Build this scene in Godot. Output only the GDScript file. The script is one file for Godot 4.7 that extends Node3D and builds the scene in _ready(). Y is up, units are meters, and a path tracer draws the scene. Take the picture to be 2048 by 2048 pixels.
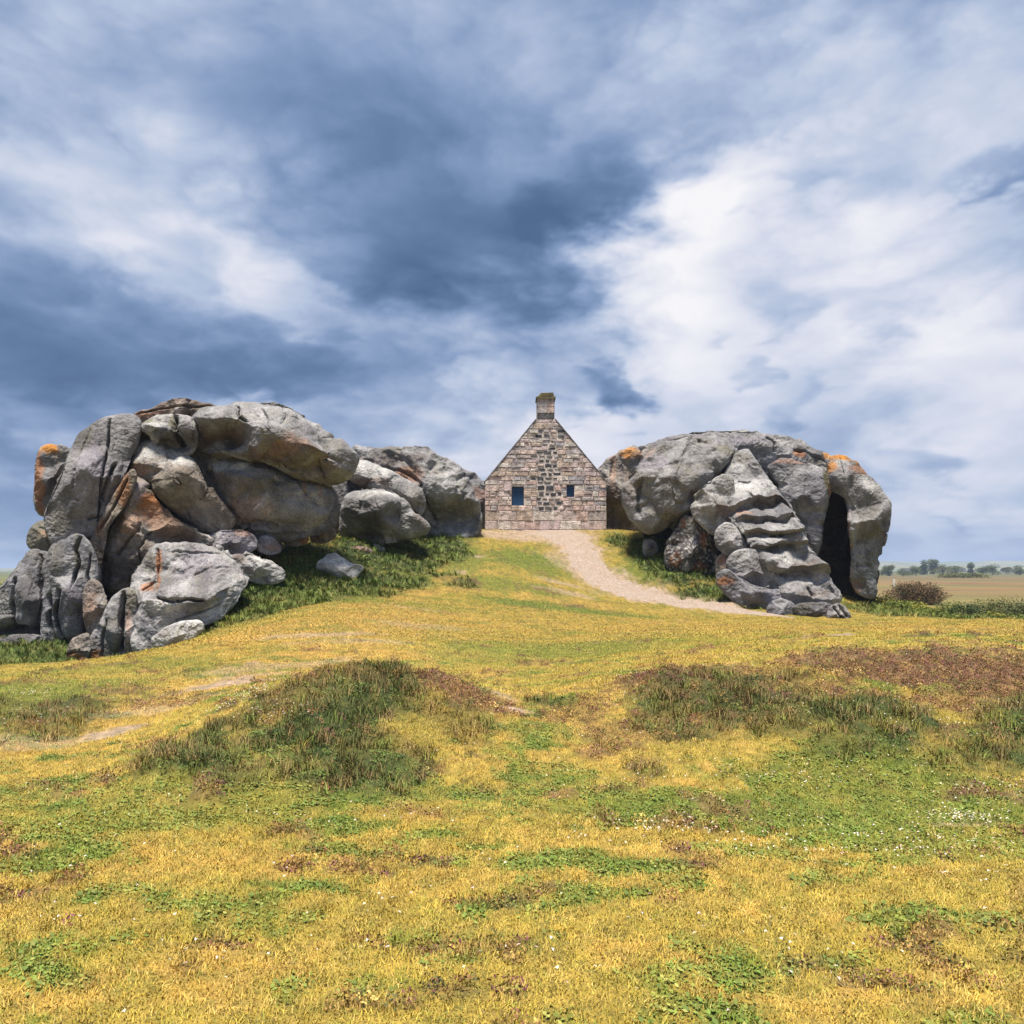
extends Node3D
# A granite guard house wedged between two rock piles, on a heathy hill.
# Reference frame: the eye is the origin, x right, y up, -z ahead. Sizes were measured on a plan with
# 1607 units to one (focal length of the 2048-unit plan), horizon on row 1140.
const F := 1607.0
const HX := 1024.0
const HY := 1140.0
var rng := RandomNumberGenerator.new()
var used := {}
var nz_big := FastNoiseLite.new()
var nz_mid := FastNoiseLite.new()
var nz_fine := FastNoiseLite.new()
var nz_ridge := FastNoiseLite.new()
var M := {}

func numbered(called: String) -> String:
	var k: int = used.get(called, -1) + 1
	used[called] = k
	return called if k == 0 else "%s_%03d" % [called, k]

func tag(o: Node, label: String, category: String, group := "", kind := "") -> Node:
	if label != "": o.set_meta("label", label)
	if category != "": o.set_meta("category", category)
	if group != "": o.set_meta("group", group)
	if kind != "": o.set_meta("kind", kind)
	return o

func thing(called: String, label: String, category: String, at: Vector3, turn := 0.0, group := "") -> Node3D:
	var o := Node3D.new()
	o.name = numbered(called)
	add_child(o)
	o.position = at
	o.rotation.y = turn
	tag(o, label, category, group)
	return o

func part(called: String, m: Mesh, mat: Material, parent: Node) -> MeshInstance3D:
	var o := MeshInstance3D.new()
	o.name = numbered(called) if parent == self else called
	o.mesh = m
	o.material_override = mat
	parent.add_child(o, true)
	return o

func at_plan(px: float, py: float, d: float) -> Vector3:
	return Vector3((px - HX) / F * d, (HY - py) / F * d, -d)

func px_x(px: float, d: float) -> float:
	return (px - HX) / F * d

func noise(seed_: int, freq: float, octaves := 4, kind := FastNoiseLite.TYPE_SIMPLEX_SMOOTH) -> FastNoiseLite:
	var n := FastNoiseLite.new()
	n.seed = seed_
	n.frequency = freq
	n.noise_type = kind
	n.fractal_type = FastNoiseLite.FRACTAL_FBM
	n.fractal_octaves = octaves
	return n

func _ready() -> void:
	rng.seed = 11
	make_camera()
	make_sky()
	nz_big = noise(3, 0.35, 3)
	nz_mid = noise(5, 1.1, 4)
	nz_fine = noise(8, 4.0, 3)
	nz_ridge = noise(13, 0.55, 3)
	nz_ridge.fractal_type = FastNoiseLite.FRACTAL_RIDGED
	make_materials()
	solve_terrain()
	paint_zones()
	make_ground()
	make_path()
	make_far()
	make_house()
	make_rocks()
	make_small()
	make_grass()

func make_camera() -> void:
	var c := Camera3D.new()
	c.projection = Camera3D.PROJECTION_FRUSTUM
	c.near = 0.1
	c.far = 6000.0
	c.size = 0.1 * 2048.0 / F
	c.frustum_offset = Vector2(0, 0.1 * (HY - 1024.0) / F)
	add_child(c)
	c.current = true

# ---------------------------------------------------------------- sky and sun
const SUN_TOWARDS := Vector3(-0.08, 0.93, 0.2)
const SUN_ENERGY := 1.6
const EXPOSURE := 1.8
const SKY_SHARE := 0.55

func make_sky() -> void:
	var e := Environment.new()
	e.background_mode = Environment.BG_SKY
	var sk := Sky.new()
	var pm := PanoramaSkyMaterial.new()
	pm.panorama = ImageTexture.create_from_image(sky_image())
	sk.sky_material = pm
	e.sky = sk
	e.background_energy_multiplier = SKY_SHARE
	e.tonemap_mode = Environment.TONE_MAPPER_LINEAR
	e.tonemap_exposure = EXPOSURE
	e.sdfgi_enabled = true
	e.ssao_enabled = true
	e.ssil_enabled = true
	e.fog_enabled = true
	e.fog_density = 0.00035
	e.fog_light_color = Color(0.72, 0.8, 0.92)
	var w := WorldEnvironment.new()
	w.environment = e
	add_child(w)
	var s := DirectionalLight3D.new()
	s.light_energy = SUN_ENERGY
	s.light_angular_distance = 12.0
	s.light_color = Color(1.0, 0.96, 0.9)
	s.shadow_enabled = true
	s.look_at_from_position(SUN_TOWARDS * 50.0, Vector3.ZERO, Vector3(0, 0, -1))
	add_child(s)

var sk_a: FastNoiseLite
var sk_b: FastNoiseLite
var sk_c: FastNoiseLite
var sk_d: FastNoiseLite
# cloud masses: plan column, plan row, half sizes, turn in degrees, lighter (+) or darker (-)
const CLOUD_MASS := [
	[1660, 560, 430, 230, -8, 0.33], [1980, 760, 230, 190, 0, 0.24], [1480, 330, 150, 70, -30, 0.2],
	[1340, 560, 110, 260, 22, 0.18], [1300, 880, 320, 90, 0, 0.22], [1020, 830, 170, 120, 15, 0.2],
	[960, 470, 260, 130, -12, -0.36], [700, 350, 170, 80, 10, -0.16], [1180, 360, 150, 70, -30, -0.3], [820, 560, 110, 90, 35, -0.14],
	[200, 660, 360, 110, 4, -0.28], [520, 700, 180, 80, 0, -0.16], [60, 800, 200, 90, 0, -0.14],
	[250, 420, 320, 130, 24, 0.14], [330, 560, 260, 70, 20, 0.06], [560, 540, 200, 60, 38, 0.15], [500, 790, 110, 40, 0, 0.2],
	[1215, 765, 62, 54, 20, -0.42], [1175, 790, 50, 28, 0, -0.2], [1545, 570, 80, 60, 10, -0.18], [1780, 610, 70, 40, 0, -0.14],
	[1560, 790, 40, 60, 0, -0.14], [1900, 920, 60, 40, 30, -0.18], [2010, 320, 130, 34, -8, -0.22], [1560, 345, 110, 22, -4, -0.1],
	[1480, 690, 36, 26, 0, -0.16], [1900, 1080, 300, 50, 0, -0.1], [30, 1010, 120, 60, 0, -0.05],
	[1850, 1040, 330, 60, 0, 0.12], [900, 200, 500, 110, 0, -0.16], [1700, 160, 500, 130, 0, 0.16], [200, 180, 340, 130, 0, 0.06],
]

func sky_tone(dir: Vector3, layout: PackedFloat32Array) -> float:
	var y := maxf(dir.y, 0.0)
	var qy := y * 1.5 + 0.25 * log(1.0 + 9.0 * y)
	var n := sk_a.get_noise_3d(dir.x, qy, dir.z)
	var m := sk_b.get_noise_3d(dir.x + 0.05 * n, qy + 0.04 * n, dir.z)
	var bil := sk_d.get_noise_3d(dir.x + 0.03 * m, qy + 0.03 * n, dir.z)
	var t := 0.54 + 0.2 * n + 0.16 * m - 0.1 * bil
	if dir.z < -0.2:
		# the cloud masses in front, torn by the same turbulence
		var wx := 110.0 * sk_c.get_noise_3d(dir.x, qy, 4.0) + 95.0 * m
		var wy := 80.0 * sk_c.get_noise_3d(dir.x, qy, 9.0) - 70.0 * bil
		var cx := HX + F * dir.x / -dir.z + wx
		var cy := HY - F * dir.y / -dir.z + wy
		var acc := 0.0
		for i in range(0, layout.size(), 7):
			var ox := cx - layout[i]
			var oy := cy - layout[i + 1]
			var u := (ox * layout[i + 4] + oy * layout[i + 5]) * layout[i + 2]
			var v := (oy * layout[i + 4] - ox * layout[i + 5]) * layout[i + 3]
			var r := u * u + v * v
			if r < 5.0:
				acc += layout[i + 6] * exp(-r * r * 0.55 - r * 0.2)
		t += acc * clampf((-dir.z - 0.2) * 4.0, 0.0, 1.0)
	return t

func sky_ramp() -> PackedByteArray:
	var g := Gradient.new()
	g.offsets = PackedFloat32Array([0.0, 0.2, 0.42, 0.62, 0.82, 1.0])
	g.colors = PackedColorArray([Color8(78, 104, 142), Color8(100, 126, 164), Color8(136, 159, 196), Color8(182, 196, 222), Color8(224, 227, 240), Color8(249, 248, 251)])
	var b := PackedByteArray()
	for i in 256:
		var c := g.sample(i / 255.0)
		b.append_array(PackedByteArray([c.r8, c.g8, c.b8]))
	return b

func sky_block(w: int, h: int, x0: int, y0: int, x1: int, y1: int, layout: PackedFloat32Array, ramp: PackedByteArray) -> Image:
	var out := PackedByteArray()
	out.resize((x1 - x0) * (y1 - y0) * 3)
	var at := 0
	for j in range(y0, y1):
		var el := (0.5 - (j + 0.5) / h) * PI
		var ce := cos(el)
		var se := sin(el)
		for i in range(x0, x1):
			var az := (i + 0.5) / w * TAU
			var t := sky_tone(Vector3(sin(az) * ce, se, -cos(az) * ce), layout)
			var r := clampi(int(t * 255.0), 0, 255) * 3
			out[at] = ramp[r]
			out[at + 1] = ramp[r + 1]
			out[at + 2] = ramp[r + 2]
			at += 3
	return Image.create_from_data(x1 - x0, y1 - y0, false, Image.FORMAT_RGB8, out)

func sky_image() -> Image:
	sk_a = noise(21, 2.4, 6)
	sk_a.fractal_gain = 0.5
	sk_b = noise(22, 7.0, 6)
	sk_b.fractal_gain = 0.56
	sk_c = noise(23, 4.0, 6)
	sk_d = noise(24, 5.5, 6)
	sk_d.fractal_type = FastNoiseLite.FRACTAL_RIDGED
	sk_d.fractal_gain = 0.55
	var layout := PackedFloat32Array()
	for c in CLOUD_MASS:
		var a := deg_to_rad(float(c[4]))
		layout.append_array(PackedFloat32Array([c[0], c[1], 1.0 / c[2], 1.0 / c[3], cos(a), sin(a), c[5]]))
	var ramp := sky_ramp()
	var im := sky_block(640, 320, 0, 0, 640, 161, layout, ramp)
	var full := Image.create(640, 320, false, Image.FORMAT_RGB8)
	full.fill(Color8(150, 150, 130))
	full.blit_rect(im, Rect2i(0, 0, 640, 161), Vector2i.ZERO)
	full.resize(4096, 2048, Image.INTERPOLATE_CUBIC)
	# the part ahead again at full resolution (the same clouds, finer); straight ahead is the picture's edge
	for x0 in [0, 4096 - 470]:
		var fine := sky_block(4096, 2048, x0, 560, x0 + 470, 1026, layout, ramp)
		full.blit_rect(fine, Rect2i(0, 0, 470, 466), Vector2i(x0, 560))
	return full

# ---------------------------------------------------------------- materials
func grey_noise(seed_: int, freq: float, octaves: int, size: int) -> PackedByteArray:
	var n := noise(seed_, freq, octaves)
	var im := n.get_seamless_image(size, size)
	im.convert(Image.FORMAT_L8)
	return im.get_data()

func rock_texture(size: int, pale: Color, olive: Color, dark: Color) -> ImageTexture:
	var a := grey_noise(41, 0.006, 5, size)
	var b := grey_noise(42, 0.02, 5, size)
	var c := grey_noise(43, 0.085, 3, size)
	var d := grey_noise(44, 0.032, 5, size)
	var out := PackedByteArray()
	out.resize(size * size * 3)
	for i in size * size:
		var va := a[i] / 255.0
		var vb := b[i] / 255.0
		var vc := c[i] / 255.0
		var vd := d[i] / 255.0
		var t := 0.80 + 0.3 * (va - 0.5) + 0.3 * (vb - 0.5) + 0.42 * (vc - 0.5)
		var r := t
		var g := t
		var bl := t
		var p := clampf((vd * 0.55 + va * 0.35 + vc * 0.28 - 0.68) * 9.0, 0.0, 0.85)
		r += (pale.r - r) * p
		g += (pale.g - g) * p
		bl += (pale.b - bl) * p
		p = clampf((vb * 0.6 + (1.0 - va) * 0.35 + vc * 0.25 - 0.72) * 8.0, 0.0, 0.6)
		r += (olive.r - r) * p
		g += (olive.g - g) * p
		bl += (olive.b - bl) * p
		p = clampf(((1.0 - vd) * 0.5 + (1.0 - vc) * 0.5 - 0.64) * 9.0, 0.0, 0.75)
		r += (dark.r - r) * p
		g += (dark.g - g) * p
		bl += (dark.b - bl) * p
		out[i * 3] = clampi(int(r * 255.0), 0, 255)
		out[i * 3 + 1] = clampi(int(g * 255.0), 0, 255)
		out[i * 3 + 2] = clampi(int(bl * 255.0), 0, 255)
	var im := Image.create_from_data(size, size, false, Image.FORMAT_RGB8, out)
	im.generate_mipmaps()
	return ImageTexture.create_from_image(im)

func bump_texture(seed_: int, f1: float, f2: float, size: int) -> ImageTexture:
	var a := grey_noise(seed_, f1, 5, size)
	var b := grey_noise(seed_ + 1, f2, 4, size)
	var out := PackedByteArray()
	out.resize(size * size)
	for i in size * size:
		out[i] = (a[i] * 5 + b[i] * 3) >> 3
	return ImageTexture.create_from_image(Image.create_from_data(size, size, false, Image.FORMAT_L8, out))

func make_materials() -> void:
	var rock_tex := rock_texture(1024, Color(0.97, 0.97, 0.95), Color(0.68, 0.66, 0.60), Color(0.40, 0.39, 0.42))
	var rock_bump := bump_texture(51, 0.014, 0.07, 512)
	var m := StandardMaterial3D.new()
	m.vertex_color_use_as_albedo = true
	m.albedo_texture = rock_tex
	m.roughness = 0.92
	m.uv1_triplanar = true
	m.uv1_world_triplanar = true
	m.uv1_scale = Vector3.ONE * 0.19
	m.heightmap_enabled = true
	m.heightmap_texture = rock_bump
	m.heightmap_scale = 13.0
	M.rock = m
	# house stones: the same granite, dressed
	var tints := [Color(0.90, 0.83, 0.81), Color(0.93, 0.84, 0.80), Color(0.84, 0.80, 0.80), Color(0.91, 0.83, 0.83), Color(0.95, 0.91, 0.88), Color(0.87, 0.79, 0.73), Color(0.79, 0.77, 0.79), Color(0.91, 0.80, 0.77)]
	M.stones = []
	for t in tints:
		M.stones.append(stone_mat(rock_tex, rock_bump, t))
	M.dark_stones = []
	for t in [Color(0.32, 0.33, 0.36), Color(0.42, 0.41, 0.42), Color(0.27, 0.27, 0.30), Color(0.52, 0.50, 0.50)]:
		M.dark_stones.append(stone_mat(rock_tex, rock_bump, t))
	M.mortar = stone_mat(rock_tex, rock_bump, Color(0.95, 0.90, 0.87))
	M.coping = [stone_mat(rock_tex, rock_bump, Color(0.6, 0.57, 0.56)), stone_mat(rock_tex, rock_bump, Color(0.5, 0.48, 0.49))]
	M.moss_stone = stone_mat(rock_tex, rock_bump, Color(0.47, 0.43, 0.30))
	M.roof = stone_mat(rock_tex, rock_bump, Color(0.30, 0.29, 0.30))
	M.blue = StandardMaterial3D.new()
	M.blue.albedo_color = Color(0.01, 0.22, 0.38)
	M.blue.roughness = 0.55
	M.blue_dark = StandardMaterial3D.new()
	M.blue_dark.albedo_color = Color(0.02, 0.2, 0.34)
	M.blue_dark.roughness = 0.6
	M.wood = StandardMaterial3D.new()
	M.wood.albedo_color = Color(0.5, 0.47, 0.44)
	M.wood.roughness = 0.9
	M.bark = StandardMaterial3D.new()
	M.bark.albedo_color = Color(0.3, 0.25, 0.21)
	M.bark.roughness = 0.95
	M.render_white = StandardMaterial3D.new()
	M.render_white.albedo_color = Color(0.86, 0.85, 0.82)
	M.render_white.roughness = 0.9
	var ground_tex := ground_texture(768)
	m = StandardMaterial3D.new()
	m.vertex_color_use_as_albedo = true
	m.albedo_texture = ground_tex
	m.roughness = 0.97
	m.uv1_triplanar = true
	m.uv1_world_triplanar = true
	m.uv1_scale = Vector3.ONE * 0.35
	m.heightmap_enabled = true
	m.heightmap_texture = bump_texture(61, 0.03, 0.12, 512)
	m.heightmap_scale = 6.0
	M.ground = m
	m = StandardMaterial3D.new()
	m.vertex_color_use_as_albedo = true
	m.albedo_texture = ground_tex
	m.roughness = 0.97
	m.uv1_triplanar = true
	m.uv1_world_triplanar = true
	m.uv1_scale = Vector3.ONE * 0.6
	m.heightmap_enabled = true
	m.heightmap_texture = bump_texture(63, 0.05, 0.16, 512)
	m.heightmap_scale = 3.0
	M.gravel = m
	m = StandardMaterial3D.new()
	m.vertex_color_use_as_albedo = true
	m.roughness = 0.8
	m.cull_mode = BaseMaterial3D.CULL_DISABLED
	m.backlight_enabled = true
	m.backlight = Color(0.25, 0.25, 0.12)
	M.leaf = m
	m = StandardMaterial3D.new()
	m.vertex_color_use_as_albedo = true
	m.roughness = 0.9
	m.cull_mode = BaseMaterial3D.CULL_DISABLED
	M.plain = m

func stone_mat(tex: Texture2D, bump: Texture2D, tint: Color) -> StandardMaterial3D:
	var m := StandardMaterial3D.new()
	m.albedo_color = tint
	m.albedo_texture = tex
	m.roughness = 0.93
	m.uv1_triplanar = true
	m.uv1_world_triplanar = true
	m.uv1_scale = Vector3.ONE * 0.45
	m.heightmap_enabled = true
	m.heightmap_texture = bump
	m.heightmap_scale = 3.0
	return m

func ground_texture(size: int) -> ImageTexture:
	var a := grey_noise(71, 0.02, 5, size)
	var b := grey_noise(72, 0.16, 3, size)
	var out := PackedByteArray()
	out.resize(size * size * 3)
	for i in size * size:
		var va := a[i] / 255.0 - 0.5
		var vb := b[i] / 255.0 - 0.5
		var t := 0.84 + 0.3 * va + 0.45 * vb
		out[i * 3] = clampi(int((t + 0.10 * va) * 255.0), 0, 255)
		out[i * 3 + 1] = clampi(int(t * 255.0), 0, 255)
		out[i * 3 + 2] = clampi(int((t - 0.08 * vb) * 255.0), 0, 255)
	var im := Image.create_from_data(size, size, false, Image.FORMAT_RGB8, out)
	return ImageTexture.create_from_image(im)

# ---------------------------------------------------------------- terrain
const SURVEY := [
	[0,1733,4.6],[500,1733,4.6],[1024,1733,4.6],[1500,1733,4.6],[2048,1733,4.6],[1024,2048,3.0],[400,2048,3.0],[1700,2048,3.0],
	[300,1560,6.2],[550,1600,5.9],[850,1570,6.2],[1030,1560,6.4],[1300,1575,6.2],[1600,1560,6.4],[1950,1560,6.5],[2300,1560,6.5],[-200,1560,6.4],
	[400,1470,7.5],[480,1400,7.6],[600,1366,7.7],[720,1342,7.9],[860,1336,8.5],[500,1510,6.5],[700,1470,6.7],[860,1450,7.1],
	[0,1500,7.6],[250,1450,8.6],[420,1385,10],[600,1335,11.5],[700,1300,12.8],[60,1395,9.8],[60,1375,10.5],[60,1465,8.3],[-150,1400,9.5],
	[0,1340,13.5],[200,1322,14.5],[400,1285,16],[550,1245,18],[700,1215,20],[-200,1345,13.5],
	[60,1315,20],[180,1335,20],[300,1305,20.5],[400,1255,21],[470,1180,23],[560,1115,24.5],[650,1085,27],[760,1080,28],[880,1060,31.5],
	[-100,1318,18],[-100,1300,24],[0,1210,50],[150,1250,30],[350,1150,30],
	[600,1190,22],[720,1150,25],[800,1110,28.5],[900,1170,24.5],[850,1215,21.5],[1000,1238,21],[1000,1130,27],[960,1090,30],
	[1050,1065,32.5],[1091,1060,33],[1213,1060,33],[970,1060,33],[970,1072,38],[1213,1072,38],[1091,1075,44],
	[1150,1100,30],[1180,1150,28],[1080,1200,24],[1250,1195,26],[1330,1130,28],[1300,1090,29.5],[1240,1065,32],[1450,1195,26],[1550,1225,24.8],[1700,1238,24],[1760,1222,27],[1740,1205,33],[1500,1120,31],
	[850,1290,14],[1000,1310,14],[1024,1270,18],[1300,1300,13],[1300,1260,18],[1500,1255,19],[1700,1262,18],[1900,1270,16],[2048,1275,15],[2000,1240,22],
	[1250,1370,8.7],[1400,1335,8.8],[1650,1330,9.0],[1850,1318,9.0],[2048,1325,8.9],[2300,1325,9.0],[1400,1450,7.3],[1750,1455,7.2],[2000,1455,7.2],
	[1030,1445,8.4],[1040,1380,10.5],[1900,1222,34],[1850,1215,45],[2100,1200,60],[-400,1200,60],[1024,1190,60],
]
const GX0 := -40.0
const GD0 := -5.0
const GS := 0.25
const GNX := 321
const GND := 261
var hgrid := PackedFloat32Array()
var nz_g1: FastNoiseLite
var nz_g2: FastNoiseLite

func solve_terrain() -> void:
	var pts: Array[Vector3] = []
	for s in SURVEY:
		pts.append(Vector3((s[0] - HX) / F * s[2], s[2], (HY - s[1]) / F * s[2]))
	for x in [-12, -4, 4, 12]:
		pts.append(Vector3(x, 0.5, -1.68))
		pts.append(Vector3(x, -5, -1.66))
	for q in [[-40, 60], [40, 60], [40, 30], [-40, 30], [-40, 0], [40, 0]]:
		pts.append(Vector3(q[0], q[1], -2.2 if q[1] > 0 else -1.7))
	var n := pts.size()
	var m := n + 3
	var A: Array[PackedFloat64Array] = []
	for i in m:
		var row := PackedFloat64Array()
		row.resize(m + 1)
		A.append(row)
	for i in n:
		for j in n:
			var r2 := Vector2(pts[i].x - pts[j].x, pts[i].y - pts[j].y).length_squared()
			A[i][j] = 0.5 * r2 * log(r2 + 1e-9) if i != j else 0.6
		A[i][n] = 1.0
		A[i][n + 1] = pts[i].x
		A[i][n + 2] = pts[i].y
		A[n][i] = 1.0
		A[n + 1][i] = pts[i].x
		A[n + 2][i] = pts[i].y
		A[i][m] = pts[i].z
	for c in m:
		var best := c
		for r in range(c + 1, m):
			if absf(A[r][c]) > absf(A[best][c]): best = r
		var tmp := A[c]
		A[c] = A[best]
		A[best] = tmp
		for r in range(c + 1, m):
			var k: float = A[r][c] / A[c][c]
			if k != 0.0:
				for q in range(c, m + 1):
					A[r][q] -= k * A[c][q]
	var w := PackedFloat64Array()
	w.resize(m)
	for r in range(m - 1, -1, -1):
		var acc: float = A[r][m]
		for q in range(r + 1, m):
			acc -= A[r][q] * w[q]
		w[r] = acc / A[r][r]
	hgrid.resize(GNX * GND)
	# coarse nodes every metre, then cubic between them
	var cn := 81
	var cd := 66
	var coarse := PackedFloat32Array()
	coarse.resize(GNX * GND)
	for j in range(0, GND, 2):
		for i in range(0, GNX, 2):
			var x := GX0 + i * GS
			var d := GD0 + j * GS
			var h := w[n] + w[n + 1] * x + w[n + 2] * d
			for k in n:
				var dx := x - pts[k].x
				var dd := d - pts[k].y
				var r2 := dx * dx + dd * dd
				h += w[k] * 0.5 * r2 * log(r2 + 1e-9)
			hgrid[j * GNX + i] = h
	for j in range(0, GND, 2):
		for i in range(1, GNX - 1, 2):
			var a := hgrid[j * GNX + i - 1]
			var b := hgrid[j * GNX + i + 1]
			var a0 := hgrid[j * GNX + i - 3] if i > 2 else a
			var b0 := hgrid[j * GNX + i + 3] if i + 3 < GNX else b
			hgrid[j * GNX + i] = (9.0 * (a + b) - a0 - b0) / 16.0
	for j in range(1, GND - 1, 2):
		for i in GNX:
			var a := hgrid[(j - 1) * GNX + i]
			var b := hgrid[(j + 1) * GNX + i]
			var a0 := hgrid[(j - 3) * GNX + i] if j > 2 else a
			var b0 := hgrid[(j + 3) * GNX + i] if j + 3 < GND else b
			hgrid[j * GNX + i] = (9.0 * (a + b) - a0 - b0) / 16.0
	nz_g1 = noise(31, 0.5, 4)
	nz_g2 = noise(32, 2.2, 3)

func base_height(x: float, d: float) -> float:
	var u := clampf((x - GX0) / GS, 0.0, GNX - 1.001)
	var v := clampf((d - GD0) / GS, 0.0, GND - 1.001)
	var i := int(u)
	var j := int(v)
	u -= i
	v -= j
	var at := j * GNX + i
	var h := lerpf(lerpf(hgrid[at], hgrid[at + 1], u), lerpf(hgrid[at + GNX], hgrid[at + GNX + 1], u), v)
	var away := maxf(absf(x) - 34.0, d - 52.0)
	if away > 0.0:
		h = lerpf(h, -2.35, clampf(away / 8.0, 0.0, 1.0))
	return h

func height(x: float, d: float) -> float:
	var h := base_height(x, d)
	if d > 70.0: return h + 0.25 * nz_g1.get_noise_2d(x * 0.03, d * 0.03)
	var rough := zone(3, x, d) * 0.8 + zone(1, x, d) * 0.9
	return h + nz_g1.get_noise_2d(x, d) * (0.06 + 0.16 * rough) + nz_g2.get_noise_2d(x, d) * (0.014 + 0.075 * rough)

# ---------------------------------------------------------------- what grows where
# kinds: 0 green sward, 1 heath (brown, purplish), 2 bare earth, 3 long dark tussock grass, 4 straw-dry grass
const ZX0 := -26.0
const ZD0 := 2.4
const ZS := 0.1
const ZNX := 521
const ZND := 337
var zones: Array[PackedFloat32Array] = []
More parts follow.
